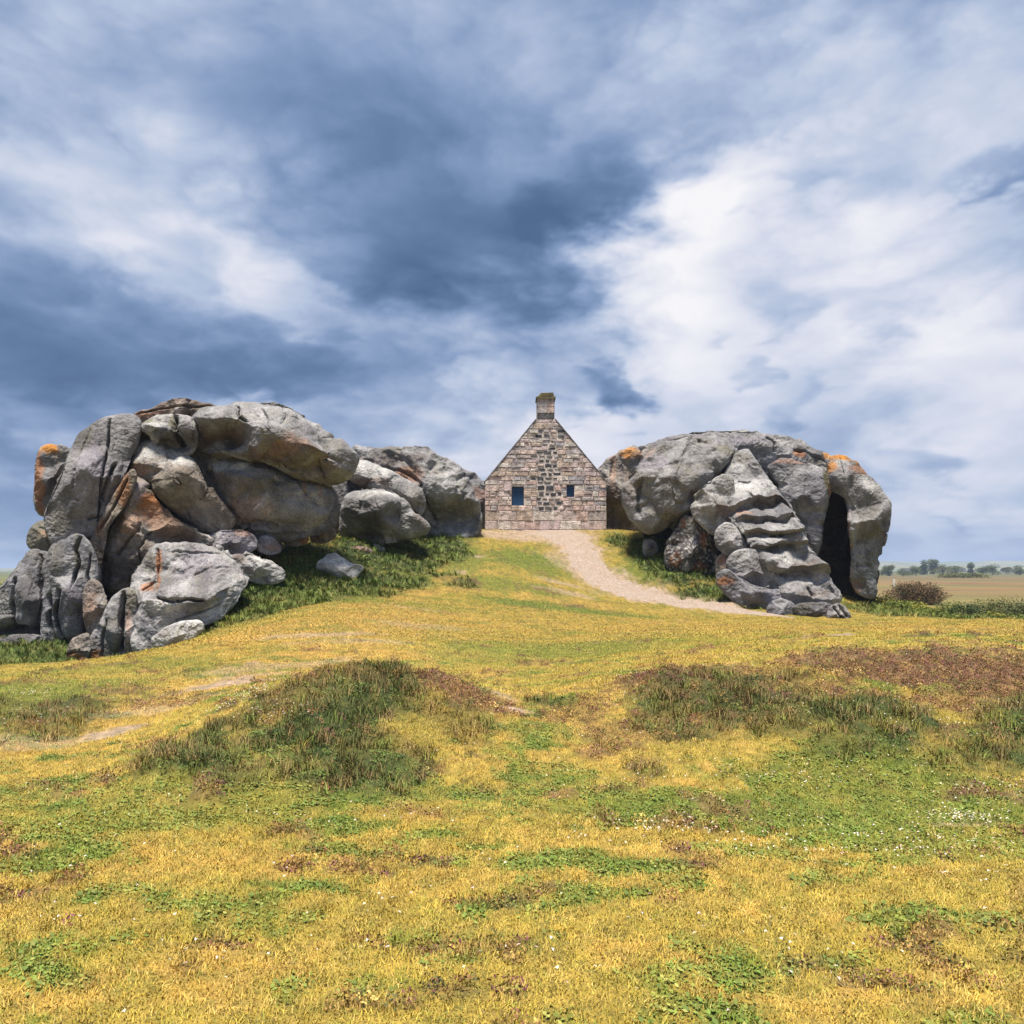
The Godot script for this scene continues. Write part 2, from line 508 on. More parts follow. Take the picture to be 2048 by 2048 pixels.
# [kind, plan column, distance, half width m, half depth m, turn deg, strength]
const PATCHES := [
	# dry sweep of the plateau and the worn way up from the left
	[4, 150, 9.2, 1.8, 1.3, 20, 0.9], [4, 420, 10.2, 1.8, 1.3, 25, 1.0], [4, 640, 12.5, 2.2, 1.8, 20, 1.0], [4, 600, 16, 3.0, 2.4, 10, 0.9], [4, 800, 19.5, 2.6, 2.0, 10, 0.8],
	[4, 0, 7.8, 1.6, 0.9, 10, 0.7], [4, 1500, 20, 5.5, 2.6, 0, 0.7], [4, 1800, 19, 4.0, 3.0, 0, 0.7], [4, 1000, 20, 3.0, 1.6, 0, 0.5], [4, 1100, 24.5, 2.2, 1.2, 0, 0.6], [4, 860, 24, 0.7, 2.4, -25, 0.9],
	[4, 1060, 7.6, 0.9, 1.6, 0, 0.8], [4, 1250, 5.0, 1.2, 0.5, 0, 0.4], [4, 1000, 4.6, 1.3, 0.5, 0, 0.5], [4, 300, 4.8, 1.4, 0.5, 0, 0.45], [4, 200, 6.6, 1.1, 0.6, 0, 0.4],
	[4, 1600, 4.7, 1.2, 0.4, 0, 0.35], [4, 700, 5.0, 1.0, 0.4, 0, 0.4], [4, 1380, 10.4, 1.0, 0.5, 0, 0.5], [4, 1280, 26.3, 0.8, 0.5, 0, 0.4], [4, 1262, 29.4, 0.35, 0.8, 0, 0.7],
	# green
	[0, 1130, 14.5, 2.6, 1.6, 0, 0.75], [0, 950, 13.2, 1.4, 0.9, 0, 0.5], [0, 1160, 12.6, 0.6, 0.4, 0, 0.7], [0, 1050, 28.5, 2.0, 1.6, 0, 0.9], [0, 1020, 25.2, 2.0, 0.8, 0, 0.8], [0, 1090, 23.4, 2.4, 0.6, 0, 0.95], [0, 1220, 23.4, 1.6, 0.5, 0, 0.8],
	[0, 930, 28, 0.8, 3.0, 0, 0.8], [0, 860, 21.6, 1.8, 0.7, 0, 0.5], [0, 220, 12.4, 2.4, 0.9, 10, 0.5], [0, 60, 10.2, 1.6, 1.0, 0, 0.8],
	[0, 1300, 28.2, 1.2, 1.6, 20, 0.9], [0, 1420, 25.9, 2.4, 0.6, 12, 0.9], [0, 1250, 27.4, 0.8, 1.2, 0, 0.7],
	[0, 500, 6.0, 1.6, 0.5, 0, 0.6], [0, 300, 5.5, 1.4, 0.35, 0, 0.55], [0, 760, 6.4, 0.5, 0.25, 0, 0.9], [0, 1500, 5.8, 1.8, 0.45, 0, 0.9], [0, 1900, 5.9, 1.4, 0.7, 0, 0.85], [0, 1720, 6.4, 1.0, 0.5, 0, 0.8], [0, 1100, 6.4, 0.4, 0.5, 0, 0.5],
	[0, 1980, 5.0, 1.0, 0.35, 0, 0.6], [0, 1790, 4.65, 0.25, 0.12, 0, 0.7], [0, 1090, 4.7, 0.35, 0.14, 0, 0.85], [0, 700, 4.9, 0.45, 0.12, 0, 0.8], [0, 860, 4.75, 0.3, 0.12, 0, 0.7], [0, 230, 5.3, 0.3, 0.12, 0, 0.7], [0, 1500, 4.9, 0.4, 0.15, 0, 0.6],
	[0, 1080, 7.6, 0.35, 0.4, 0, 0.7], [0, 420, 11.5, 1.2, 0.4, 0, 0.5], [0, 1550, 13, 2.0, 0.8, 0, 0.4], [0, 1950, 13, 1.8, 0.7, 0, 0.3],
	# long dark grass
	[3, 560, 6.7, 1.0, 0.75, 12, 1.0], [3, 700, 6.6, 0.7, 0.7, 0, 0.9], [3, 740, 7.6, 0.6, 0.7, 0, 0.95], [3, 400, 6.9, 0.6, 0.5, 30, 0.9], [3, 850, 7.4, 0.6, 0.5, 0, 0.6], [3, 620, 7.6, 0.6, 0.5, 15, 0.7],
	[3, 30, 9.0, 1.0, 0.8, 0, 0.9], [3, 60, 8.4, 0.7, 0.4, 0, 0.6],
	[3, 1420, 7.6, 0.9, 0.5, 0, 0.85], [3, 1480, 8.4, 0.9, 0.4, 0, 0.8], [3, 1350, 8.3, 0.4, 0.35, 0, 0.7], [3, 1290, 6.6, 0.2, 0.16, 0, 1.0], [3, 1560, 7.3, 0.6, 0.3, 0, 0.6],
	[3, 1740, 7.5, 0.6, 0.4, 0, 0.95], [3, 1900, 7.0, 0.8, 0.4, 0, 1.0], [3, 2030, 7.2, 0.6, 0.5, 0, 0.9], [3, 1700, 6.9, 0.5, 0.3, 0, 0.6], [3, 1090, 8.8, 0.2, 0.25, 0, 0.9],
	[3, 560, 23.0, 2.6, 1.6, 25, 1.0], [3, 700, 24.2, 2.6, 1.5, 20, 1.0], [3, 450, 21.5, 1.6, 0.9, 30, 1.0], [3, 760, 27, 2.2, 1.4, 10, 1.0], [3, 860, 29.6, 1.4, 1.6, 0, 0.95], [3, 640, 26, 2.2, 1.2, 10, 0.9], [3, 330, 20, 1.0, 0.5, 20, 0.9], [3, 560, 20.8, 1.6, 0.6, 25, 0.7],
	[3, 60, 20, 3.0, 3.4, 0, 1.0], [3, -60, 23, 4.0, 4.0, 0, 1.0], [3, 1290, 29.6, 0.8, 1.2, 20, 0.95], [3, 1370, 27.4, 1.4, 0.7, 20, 1.0], [3, 1480, 25.6, 1.4, 0.5, 12, 0.9], [3, 1780, 26.5, 1.6, 1.4, 0, 0.8], [3, 1920, 26.5, 3.2, 1.6, 0, 0.9],
	[3, 930, 24.8, 0.6, 0.5, 0, 0.6], [3, 880, 25.6, 0.5, 0.4, 0, 0.7],
	[3, 480, 22, 2.0, 1.0, 25, 1.0], [3, 640, 22.6, 2.2, 1.0, 25, 0.9], [3, 800, 26.6, 1.6, 1.4, 20, 0.95], [3, 880, 28.6, 1.2, 1.6, 0, 0.9], [3, 380, 20.6, 1.2, 0.6, 30, 1.0], [0, 760, 24.5, 2.4, 1.6, 20, 0.8], [0, 880, 30.5, 1.6, 1.2, 0, 0.9], [0, 620, 21.4, 2.4, 0.8, 22, 0.8], [0, 480, 19.6, 2.0, 0.6, 22, 0.5],
	[3, 1300, 28.6, 0.7, 1.4, 20, 0.9], [3, 1420, 26.4, 1.6, 0.5, 16, 1.0], [3, 1240, 30.6, 0.5, 1.2, 0, 0.9],
	[3, 1770, 7.2, 0.8, 0.45, 0, 0.9], [3, 1960, 6.9, 0.9, 0.4, 0, 0.95], [3, 1500, 7.9, 0.8, 0.4, 0, 0.8],
	# heath
	[1, 1900, 8.8, 1.6, 0.7, 0, 1.0], [1, 1700, 9.0, 0.9, 0.5, 0, 0.9], [1, 2040, 8.2, 0.9, 0.8, 0, 0.9], [1, 1310, 8.8, 0.6, 0.5, 0, 0.9], [1, 1420, 9.0, 0.8, 0.4, 0, 0.7], [1, 920, 8.4, 0.7, 0.6, 0, 0.8], [1, 830, 8.6, 0.6, 0.4, 0, 0.5],
	[1, 640, 7.9, 0.6, 0.4, 0, 0.5], [1, 1240, 7.4, 0.4, 0.4, 0, 0.5], [1, 1540, 8.6, 0.7, 0.4, 0, 0.6], [1, 300, 9.6, 0.9, 0.4, 0, 0.4], [1, 1150, 8.2, 0.4, 0.7, 0, 0.5], [1, 120, 9.4, 0.5, 0.3, 0, 0.5], [1, 560, 7.3, 0.5, 0.3, 0, 0.35],
	[1, 1940, 7.9, 0.9, 0.4, 0, 0.6], [1, 500, 22.0, 0.7, 0.4, 0, 0.5], [1, 690, 25.4, 1.0, 0.4, 0, 0.6], [1, 740, 23.4, 0.6, 0.3, 0, 0.4],
	[1, 1400, 8.3, 0.9, 0.5, 0, 0.75], [1, 1500, 7.6, 0.8, 0.4, 0, 0.6], [1, 1330, 7.4, 0.5, 0.4, 0, 0.6], [1, 760, 8.0, 0.6, 0.4, 0, 0.6], [1, 680, 6.9, 0.4, 0.3, 0, 0.5], [1, 1620, 8.2, 0.6, 0.3, 0, 0.6],
	[1, 930, 25.0, 0.5, 0.25, 0, 0.9], [1, 1085, 25.2, 0.5, 0.16, 0, 0.8], [1, 1150, 23.8, 0.5, 0.15, 0, 0.7], [1, 880, 25.4, 0.4, 0.2, 0, 0.7], [1, 1050, 22.9, 0.6, 0.12, 0, 0.5],
	# bare earth
	[2, 30, 7.9, 0.8, 0.3, 10, 0.4], [2, 330, 9.2, 0.8, 0.3, 25, 0.4], [2, 560, 11.6, 1.2, 0.4, 20, 0.4], [2, 700, 14.0, 1.2, 0.5, 15, 0.35], [2, 840, 18.0, 1.2, 0.6, 10, 0.3], [2, 1060, 32.2, 2.8, 0.7, 0, 0.9], [2, 1150, 29.6, 1.2, 1.6, 0, 0.5], [2, 1250, 26.6, 1.3, 0.7, 0, 0.5],
	[2, 450, 10.3, 0.7, 0.25, 25, 0.9], [2, 500, 10.9, 0.6, 0.2, 20, 0.6], [2, 230, 8.2, 0.35, 0.22, 20, 0.9], [2, 120, 8.0, 0.3, 0.1, 10, 0.5], [2, 670, 15.5, 1.4, 0.5, 12, 0.6], [2, 1030, 8.4, 0.16, 0.14, 0, 1.0], [2, 1000, 8.9, 0.2, 0.16, 0, 0.6], [2, 1730, 12.6, 0.8, 0.3, 0, 0.9],
	[2, 1600, 12.4, 0.3, 0.14, 0, 0.5], [2, 830, 21, 0.8, 0.2, 0, 0.5], [2, 1060, 31.6, 2.4, 0.8, 0, 0.9], [2, 1120, 26.6, 0.8, 0.3, 0, 0.6], [2, 920, 26, 0.3, 0.25, 0, 0.6], [2, 1085, 25.4, 0.4, 0.14, 0, 0.5], [2, 955, 28.2, 0.3, 0.3, 0, 0.7],
	[2, 1920, 5.5, 0.2, 0.06, 0, 0.5], [2, 1140, 25.6, 0.7, 0.35, 0, 0.6],
]

func paint_zones() -> void:
	var n1 := noise(81, 0.9, 4)
	var n2 := noise(82, 0.9, 4)
	var n3 := noise(83, 3.5, 3)
	for k in 5:
		var g := PackedFloat32Array()
		g.resize(ZNX * ZND)
		zones.append(g)
	var list := PATCHES.duplicate()
	for k in PATH_WAY.size() - 1:
		for t in [0.0, 0.33, 0.66]:
			var q0: Array = PATH_WAY[k]
			var q1: Array = PATH_WAY[k + 1]
			var w := lerpf(q0[2], q1[2], t) * 1.05 + 0.1
			list.append([2, lerpf(q0[0], q1[0], t), lerpf(q0[1], q1[1], t), w, w, 0, 0.95])
	for p in list:
		var kind: int = p[0]
		var cx: float = px_x(p[1], p[2])
		var cd: float = p[2]
		var rx: float = p[3]
		var rd: float = p[4]
		var a := deg_to_rad(float(p[5]))
		var ca := cos(a)
		var sa := sin(a)
		var st: float = p[6]
		var reach := maxf(rx, rd) * 1.9
		var g := zones[kind]
		for j in range(maxi(0, int((cd - reach - ZD0) / ZS)), mini(ZND, int((cd + reach - ZD0) / ZS) + 1)):
			for i in range(maxi(0, int((cx - reach - ZX0) / ZS)), mini(ZNX, int((cx + reach - ZX0) / ZS) + 1)):
				var x := ZX0 + i * ZS - cx
				var d := ZD0 + j * ZS - cd
				var u := (x * ca + d * sa) / rx
				var v := (d * ca - x * sa) / rd
				var r := sqrt(u * u + v * v)
				if r < 1.9:
					var wob := 0.42 * n1.get_noise_2d(x + cx, d + cd + kind * 50.0) + 0.34 * n3.get_noise_2d(x + cx, d + cd + kind * 50.0)
					var w := st * (1.0 - smoothstep(0.55, 1.25, r + wob))
					if kind == 3 and cd < 12.0: w *= clampf(1.0 + 1.3 * n2.get_noise_2d(x + cx, (d + cd) * 1.4) + 0.5 * n3.get_noise_2d(x + cx, d + cd), 0.2, 1.0)
					var at := j * ZNX + i
					if w > g[at]: g[at] = w
		zones[kind] = g
	var nat := [0.11, 0.0, 0.0, 0.0, 0.12]
	var nat2 := [0.85, 0.6, 0.0, 0.0, 0.7]
	for kind in [0, 1, 4]:
		var g := zones[kind]
		for j in ZND:
			for i in ZNX:
				var x := ZX0 + i * ZS
				var d := ZD0 + j * ZS
				var far := 0.6 if d > 13.0 else 1.0
				var w: float = nat[kind] + nat2[kind] * far * smoothstep(0.05 + (0.25 if kind == 1 else 0.0), 0.5, n2.get_noise_2d(x * 0.8, d * 1.5 + kind * 70.0) + 0.5 * n3.get_noise_2d(x, d + kind * 30.0))
				var at := j * ZNX + i
				if w > g[at]: g[at] = w
		zones[kind] = g

func zone(kind: int, x: float, d: float) -> float:
	var i := int((x - ZX0) / ZS + 0.5)
	var j := int((d - ZD0) / ZS + 0.5)
	if i < 0 or j < 0 or i >= ZNX or j >= ZND: return 0.0
	return zones[kind][j * ZNX + i]

const C_BASE := Color(0.39, 0.287, 0.046)
const C_GREEN := Color(0.145, 0.19, 0.02)
const C_HEATH := Color(0.21, 0.115, 0.055)
const C_EARTH := Color(0.46, 0.34, 0.24)
const C_TUSSOCK := Color(0.05, 0.075, 0.013)
const C_STRAW := Color(0.52, 0.325, 0.07)

func sward(x: float, d: float) -> Color:
	if d > 38.0 or absf(x) > 25.5:
		var f := clampf(nz_g1.get_noise_2d(x * 0.02, d * 0.06) * 0.9 + 0.45, 0.0, 1.0)
		var c := Color(0.22, 0.21, 0.05).lerp(Color(0.3, 0.17, 0.075), clampf(f * 0.8 + (x - 45.0) / 90.0, 0.0, 1.0))
		var g := 1.0 + 0.5 * nz_g1.get_noise_2d(x * 0.12, d * 0.35)
		c = Color(c.r * g, c.g * g, c.b * g).lerp(Color(0.13, 0.16, 0.035), clampf(1.6 * nz_g1.get_noise_2d(x * 0.05 + 60.0, d * 0.12) - 0.1, 0.0, 0.7))
		if d > 150.0: c = c.lerp(Color(0.12, 0.15, 0.05), clampf((d - 150.0) / 200.0, 0.0, 1.0) * 0.8)
		elif d < 60.0: c = c.lerp(Color(0.2, 0.2, 0.05), (60.0 - d) / 22.0)
		return c
	var col := C_BASE.lerp(C_STRAW, zone(4, x, d))
	col = col.lerp(C_GREEN, zone(0, x, d))
	col = col.lerp(C_HEATH, zone(1, x, d))
	col = col.lerp(C_TUSSOCK, zone(3, x, d))
	col = col.lerp(C_EARTH, zone(2, x, d))
	return col

func stops(list: Array) -> PackedFloat32Array:
	# list of [until, step]
	var out := PackedFloat32Array()
	var at: float = list[0]
	for k in range(1, list.size()):
		var to: float = list[k][0]
		var n := maxi(1, int(round((to - at) / list[k][1])))
		for i in n:
			out.append(at + (to - at) * i / n)
		at = to
	out.append(at)
	return out

func make_ground() -> void:
	var half := stops([0.0, [9.0, 0.075], [26.0, 0.24], [40.0, 1.0], [100.0, 6.0], [400.0, 50.0], [4000.0, 450.0]])
	var xs := PackedFloat32Array()
	for i in range(half.size() - 1, 0, -1): xs.append(-half[i])
	xs.append_array(half)
	var ds := stops([-60.0, [-5.0, 11.0], [2.0, 0.7], [13.0, 0.075], [37.0, 0.19], [60.0, 1.0], [150.0, 6.0], [600.0, 45.0], [5000.0, 550.0]])
	var nx := xs.size()
	var nd := ds.size()
	var v := PackedVector3Array()
	var c := PackedColorArray()
	v.resize(nx * nd)
	c.resize(nx * nd)
	var n := noise(91, 5.0, 2)
	for j in nd:
		for i in nx:
			var x := xs[i]
			var d := ds[j]
			v[j * nx + i] = Vector3(x, height(x, d), -d)
			var col := sward(x, d)
			var k := 0.82 + 0.3 * n.get_noise_2d(x, d)
			c[j * nx + i] = Color(col.r * k, col.g * k, col.b * k)
	var idx := PackedInt32Array()
	idx.resize((nx - 1) * (nd - 1) * 6)
	var q := 0
	for j in nd - 1:
		for i in nx - 1:
			var a := j * nx + i
			idx[q] = a; idx[q + 1] = a + nx; idx[q + 2] = a + 1
			idx[q + 3] = a + 1; idx[q + 4] = a + nx; idx[q + 5] = a + nx + 1
			q += 6
	var o := part("ground", smooth_mesh(v, c, idx), M.ground, self)
	tag(o, "", "", "", "structure")

func smooth_mesh(v: PackedVector3Array, c: PackedColorArray, idx: PackedInt32Array) -> ArrayMesh:
	var nrm := PackedVector3Array()
	nrm.resize(v.size())
	for k in range(0, idx.size(), 3):
		var a := idx[k]
		var b := idx[k + 1]
		var e := idx[k + 2]
		var f := (v[e] - v[a]).cross(v[b] - v[a])
		nrm[a] += f
		nrm[b] += f
		nrm[e] += f
	for k in nrm.size():
		nrm[k] = nrm[k].normalized()
	var arr := []
	arr.resize(Mesh.ARRAY_MAX)
	arr[Mesh.ARRAY_VERTEX] = v
	arr[Mesh.ARRAY_NORMAL] = nrm
	if c.size() == v.size(): arr[Mesh.ARRAY_COLOR] = c
	arr[Mesh.ARRAY_INDEX] = idx
	var m := ArrayMesh.new()
	m.add_surface_from_arrays(Mesh.PRIMITIVE_TRIANGLES, arr)
	return m

# plan column, distance, half width
const PATH_WAY := [[1085, 32.75, 1.5], [1120, 32.0, 1.25], [1145, 31.0, 0.85], [1160, 29.8, 0.7], [1180, 28.4, 0.68], [1225, 27.0, 0.7], [1310, 25.9, 0.6], [1420, 25.1, 0.46], [1520, 24.5, 0.3], [1590, 24.1, 0.08]]
var path_points := PackedVector3Array()
func make_path() -> void:
	var cu := Curve3D.new()
	cu.bake_interval = 0.12
	var way := PATH_WAY
	for p in way: cu.add_point(Vector3(px_x(p[0], p[1]), p[2], -p[1]))
	for i in range(1, way.size() - 1):
		var t := (cu.get_point_position(i + 1) - cu.get_point_position(i - 1)) * 0.2
		cu.set_point_in(i, -t)
		cu.set_point_out(i, t)
	var line := cu.get_baked_points()
	path_points = line
	var n := noise(95, 1.3, 3)
	var v := PackedVector3Array()
	var c := PackedColorArray()
	var across := 17
	for i in line.size():
		var a := line[maxi(i - 1, 0)]
		var b := line[mini(i + 1, line.size() - 1)]
		var side := Vector3(-(b.z - a.z), 0, b.x - a.x).normalized()
		for k in across:
			var u := k / float(across - 1) * 2.0 - 1.0
			var w: float = line[i].y * (1.0 + 0.5 * n.get_noise_2d(i * 0.1, 40.0 * signf(u)) + 0.3 * n.get_noise_2d(i * 0.5, 90.0 * signf(u)))
			var p: Vector3 = Vector3(line[i].x, 0, line[i].z) + side * u * w
			var lift := 0.03 * (1.0 - pow(absf(u), 3.0)) - 0.03 * pow(absf(u), 3.0)
			v.append(Vector3(p.x, height(p.x, -p.z) + lift, p.z))
			var t := 0.5 + 0.5 * n.get_noise_2d(p.x * 1.5, p.z * 1.5)
			c.append(Color(0.44, 0.36, 0.31).lerp(Color(0.36, 0.27, 0.2), t))
	var idx := PackedInt32Array()
	for i in line.size() - 1:
		for k in across - 1:
			var a := i * across + k
			idx.append_array(PackedInt32Array([a, a + 1, a + across, a + 1, a + across + 1, a + across]))
	var o := part("path", smooth_mesh(v, c, idx), M.gravel, self)
	tag(o, "", "", "", "structure")

# ---------------------------------------------------------------- bushes, trees and the far country
# Leaf-sized faces spread through a lumpy volume; col_a / col_b are two leaf colours, lobes a list of [centre, radii].
func foliage_mesh(lobes: Array, count: int, leaf: float, col_a: Color, col_b: Color, seed_: int, upright := 0.0) -> ArrayMesh:
	var r := RandomNumberGenerator.new()
	r.seed = seed_
	var n := noise(seed_ + 5, 1.0, 3)
	var total := 0.0
	for l in lobes: total += l[1].x * l[1].y * l[1].z
	var v := PackedVector3Array()
	var nr := PackedVector3Array()
	var c := PackedColorArray()
	for l in lobes:
		var here := int(count * l[1].x * l[1].y * l[1].z / total) + 6
		var rad: Vector3 = l[1]
		var cen: Vector3 = l[0]
		for k in here:
			var dir := Vector3(r.randfn(), r.randfn(), r.randfn()).normalized()
			var rr := pow(r.randf(), 0.34)
			var lump := 1.0 + 0.45 * n.get_noise_3d(dir.x * 2.2 + cen.x, dir.y * 2.2 + cen.y, dir.z * 2.2 + cen.z)
			if n.get_noise_3d(dir.x * 5.0 + 9.0, dir.y * 5.0, rr * 4.0) < -0.28: continue
			var p := cen + dir * rad * rr * lump
			var s := leaf * r.randf_range(0.6, 1.4)
			var ax := Vector3(r.randfn(), r.randfn() * 0.6 + upright * 2.0, r.randfn()).normalized()
			var bx := ax.cross(Vector3(r.randfn(), r.randfn(), r.randfn())).normalized()
			var nn := ax.cross(bx).normalized()
			var col := col_a.lerp(col_b, clampf(r.randf() * 0.7 + 0.5 * n.get_noise_3d(p.x * 1.5, p.y * 1.5, p.z * 1.5) + 0.1, 0.0, 1.0))
			var long_ := s * (1.0 + upright)
			for q in [p - ax * long_, p + bx * s * 0.45, p + ax * long_, p - ax * long_, p + ax * long_, p - bx * s * 0.45]:
				v.append(q)
				nr.append(nn)
				c.append(col)
	var arr := []
	arr.resize(Mesh.ARRAY_MAX)
	arr[Mesh.ARRAY_VERTEX] = v
	arr[Mesh.ARRAY_NORMAL] = nr
	arr[Mesh.ARRAY_COLOR] = c
	var m := ArrayMesh.new()
	m.add_surface_from_arrays(Mesh.PRIMITIVE_TRIANGLES, arr)
	return m

# A tapering stem or limb through points; radii at each.
func limb_into(st: SurfaceTool, pts: Array, radii: Array, sides := 6) -> void:
	st.set_smooth_group(0)
	for k in pts.size() - 1:
		var a: Vector3 = pts[k]
		var b: Vector3 = pts[k + 1]
		var ax := (b - a).normalized()
		var u := ax.cross(Vector3(0.31, 0.2, 0.93)).normalized()
		var w := ax.cross(u)
		for i in sides:
			var t0 := TAU * i / sides
			var t1 := TAU * (i + 1) / sides
			var d0 := u * cos(t0) + w * sin(t0)
			var d1 := u * cos(t1) + w * sin(t1)
			var p0: Vector3 = a + d0 * radii[k]
			var p1: Vector3 = a + d1 * radii[k]
			var q0: Vector3 = b + d0 * radii[k + 1]
			var q1: Vector3 = b + d1 * radii[k + 1]
			for p in [p0, q1, p1, p0, q0, q1]: st.add_vertex(p)

func stems_mesh(height_: float, spread: float, count: int, radius: float, seed_: int) -> ArrayMesh:
	var r := RandomNumberGenerator.new()
	r.seed = seed_
	var st := SurfaceTool.new()
	st.begin(Mesh.PRIMITIVE_TRIANGLES)
	for k in count:
		var a := r.randf() * TAU
		var rr := sqrt(r.randf()) * spread
		var base := Vector3(cos(a) * rr * 0.3, -0.1, sin(a) * rr * 0.3)
		var top := Vector3(cos(a) * rr, height_ * r.randf_range(0.6, 0.95), sin(a) * rr)
		limb_into(st, [base, base.lerp(top, 0.5) + Vector3(0, height_ * 0.1, 0), top], [radius, radius * 0.7, radius * 0.25], 4)
	st.generate_normals()
	return st.commit()

func bush(called: String, label: String, category: String, group: String, px: float, d: float, rx: float, ry: float, rz: float, count: int, leaf: float, ca: Color, cb: Color, seed_: int, upright := 0.0) -> void:
	var x := px_x(px, d)
	var o := thing(called, label, category, Vector3(x, height(x, d) - 0.05, -d), 0.0, group)
	var r := RandomNumberGenerator.new()
	r.seed = seed_
	var lobes := [[Vector3(0, ry * 0.35, 0), Vector3(rx, ry * 0.62, rz)]]
	for k in 4: lobes.append([Vector3(r.randf_range(-0.6, 0.6) * rx, ry * r.randf_range(0.3, 0.62), r.randf_range(-0.4, 0.5) * rz), Vector3(rx * r.randf_range(0.3, 0.48), ry * r.randf_range(0.3, 0.42), rz * 0.5)])
	part("foliage", foliage_mesh(lobes, count, leaf, ca, cb, seed_, upright), M.leaf, o)
	part("stems", stems_mesh(ry * 0.8, minf(rx, rz) * 0.8, 9, 0.02 + ry * 0.012, seed_), M.bark, o)

func tree(label: String, px: float, d: float, tall: float, wide: float, ca: Color, cb: Color, seed_: int) -> void:
	var x := px_x(px, d)
	var o := thing("far_tree", label, "tree", Vector3(x, height(x, d), -d), 0.0, "trees along the far edge of the heath")
	var r := RandomNumberGenerator.new()
	r.seed = seed_
	var st := SurfaceTool.new()
	st.begin(Mesh.PRIMITIVE_TRIANGLES)
	limb_into(st, [Vector3(0, -0.3, 0), Vector3(0.1, tall * 0.3, 0), Vector3(0, tall * 0.75, 0.1)], [tall * 0.04, tall * 0.03, tall * 0.01], 6)
	for k in 5:
		var a := r.randf() * TAU
		var h0 := tall * r.randf_range(0.25, 0.5)
		limb_into(st, [Vector3(0.05, h0, 0), Vector3(cos(a) * wide * 0.3, h0 + tall * 0.2, sin(a) * wide * 0.3)], [tall * 0.015, tall * 0.005], 4)
	st.generate_normals()
	part("trunk", st.commit(), M.bark, o)
	var lobes := []
	for k in 8:
		var a := r.randf() * TAU
		var q := r.randf() * 0.34 * wide
		lobes.append([Vector3(cos(a) * q, tall * r.randf_range(0.16, 0.8), sin(a) * q), Vector3(wide * r.randf_range(0.26, 0.42), tall * r.randf_range(0.16, 0.26), wide * 0.3)])
	part("crown", foliage_mesh(lobes, 1500, tall * 0.05, ca, cb, seed_), M.leaf, o)

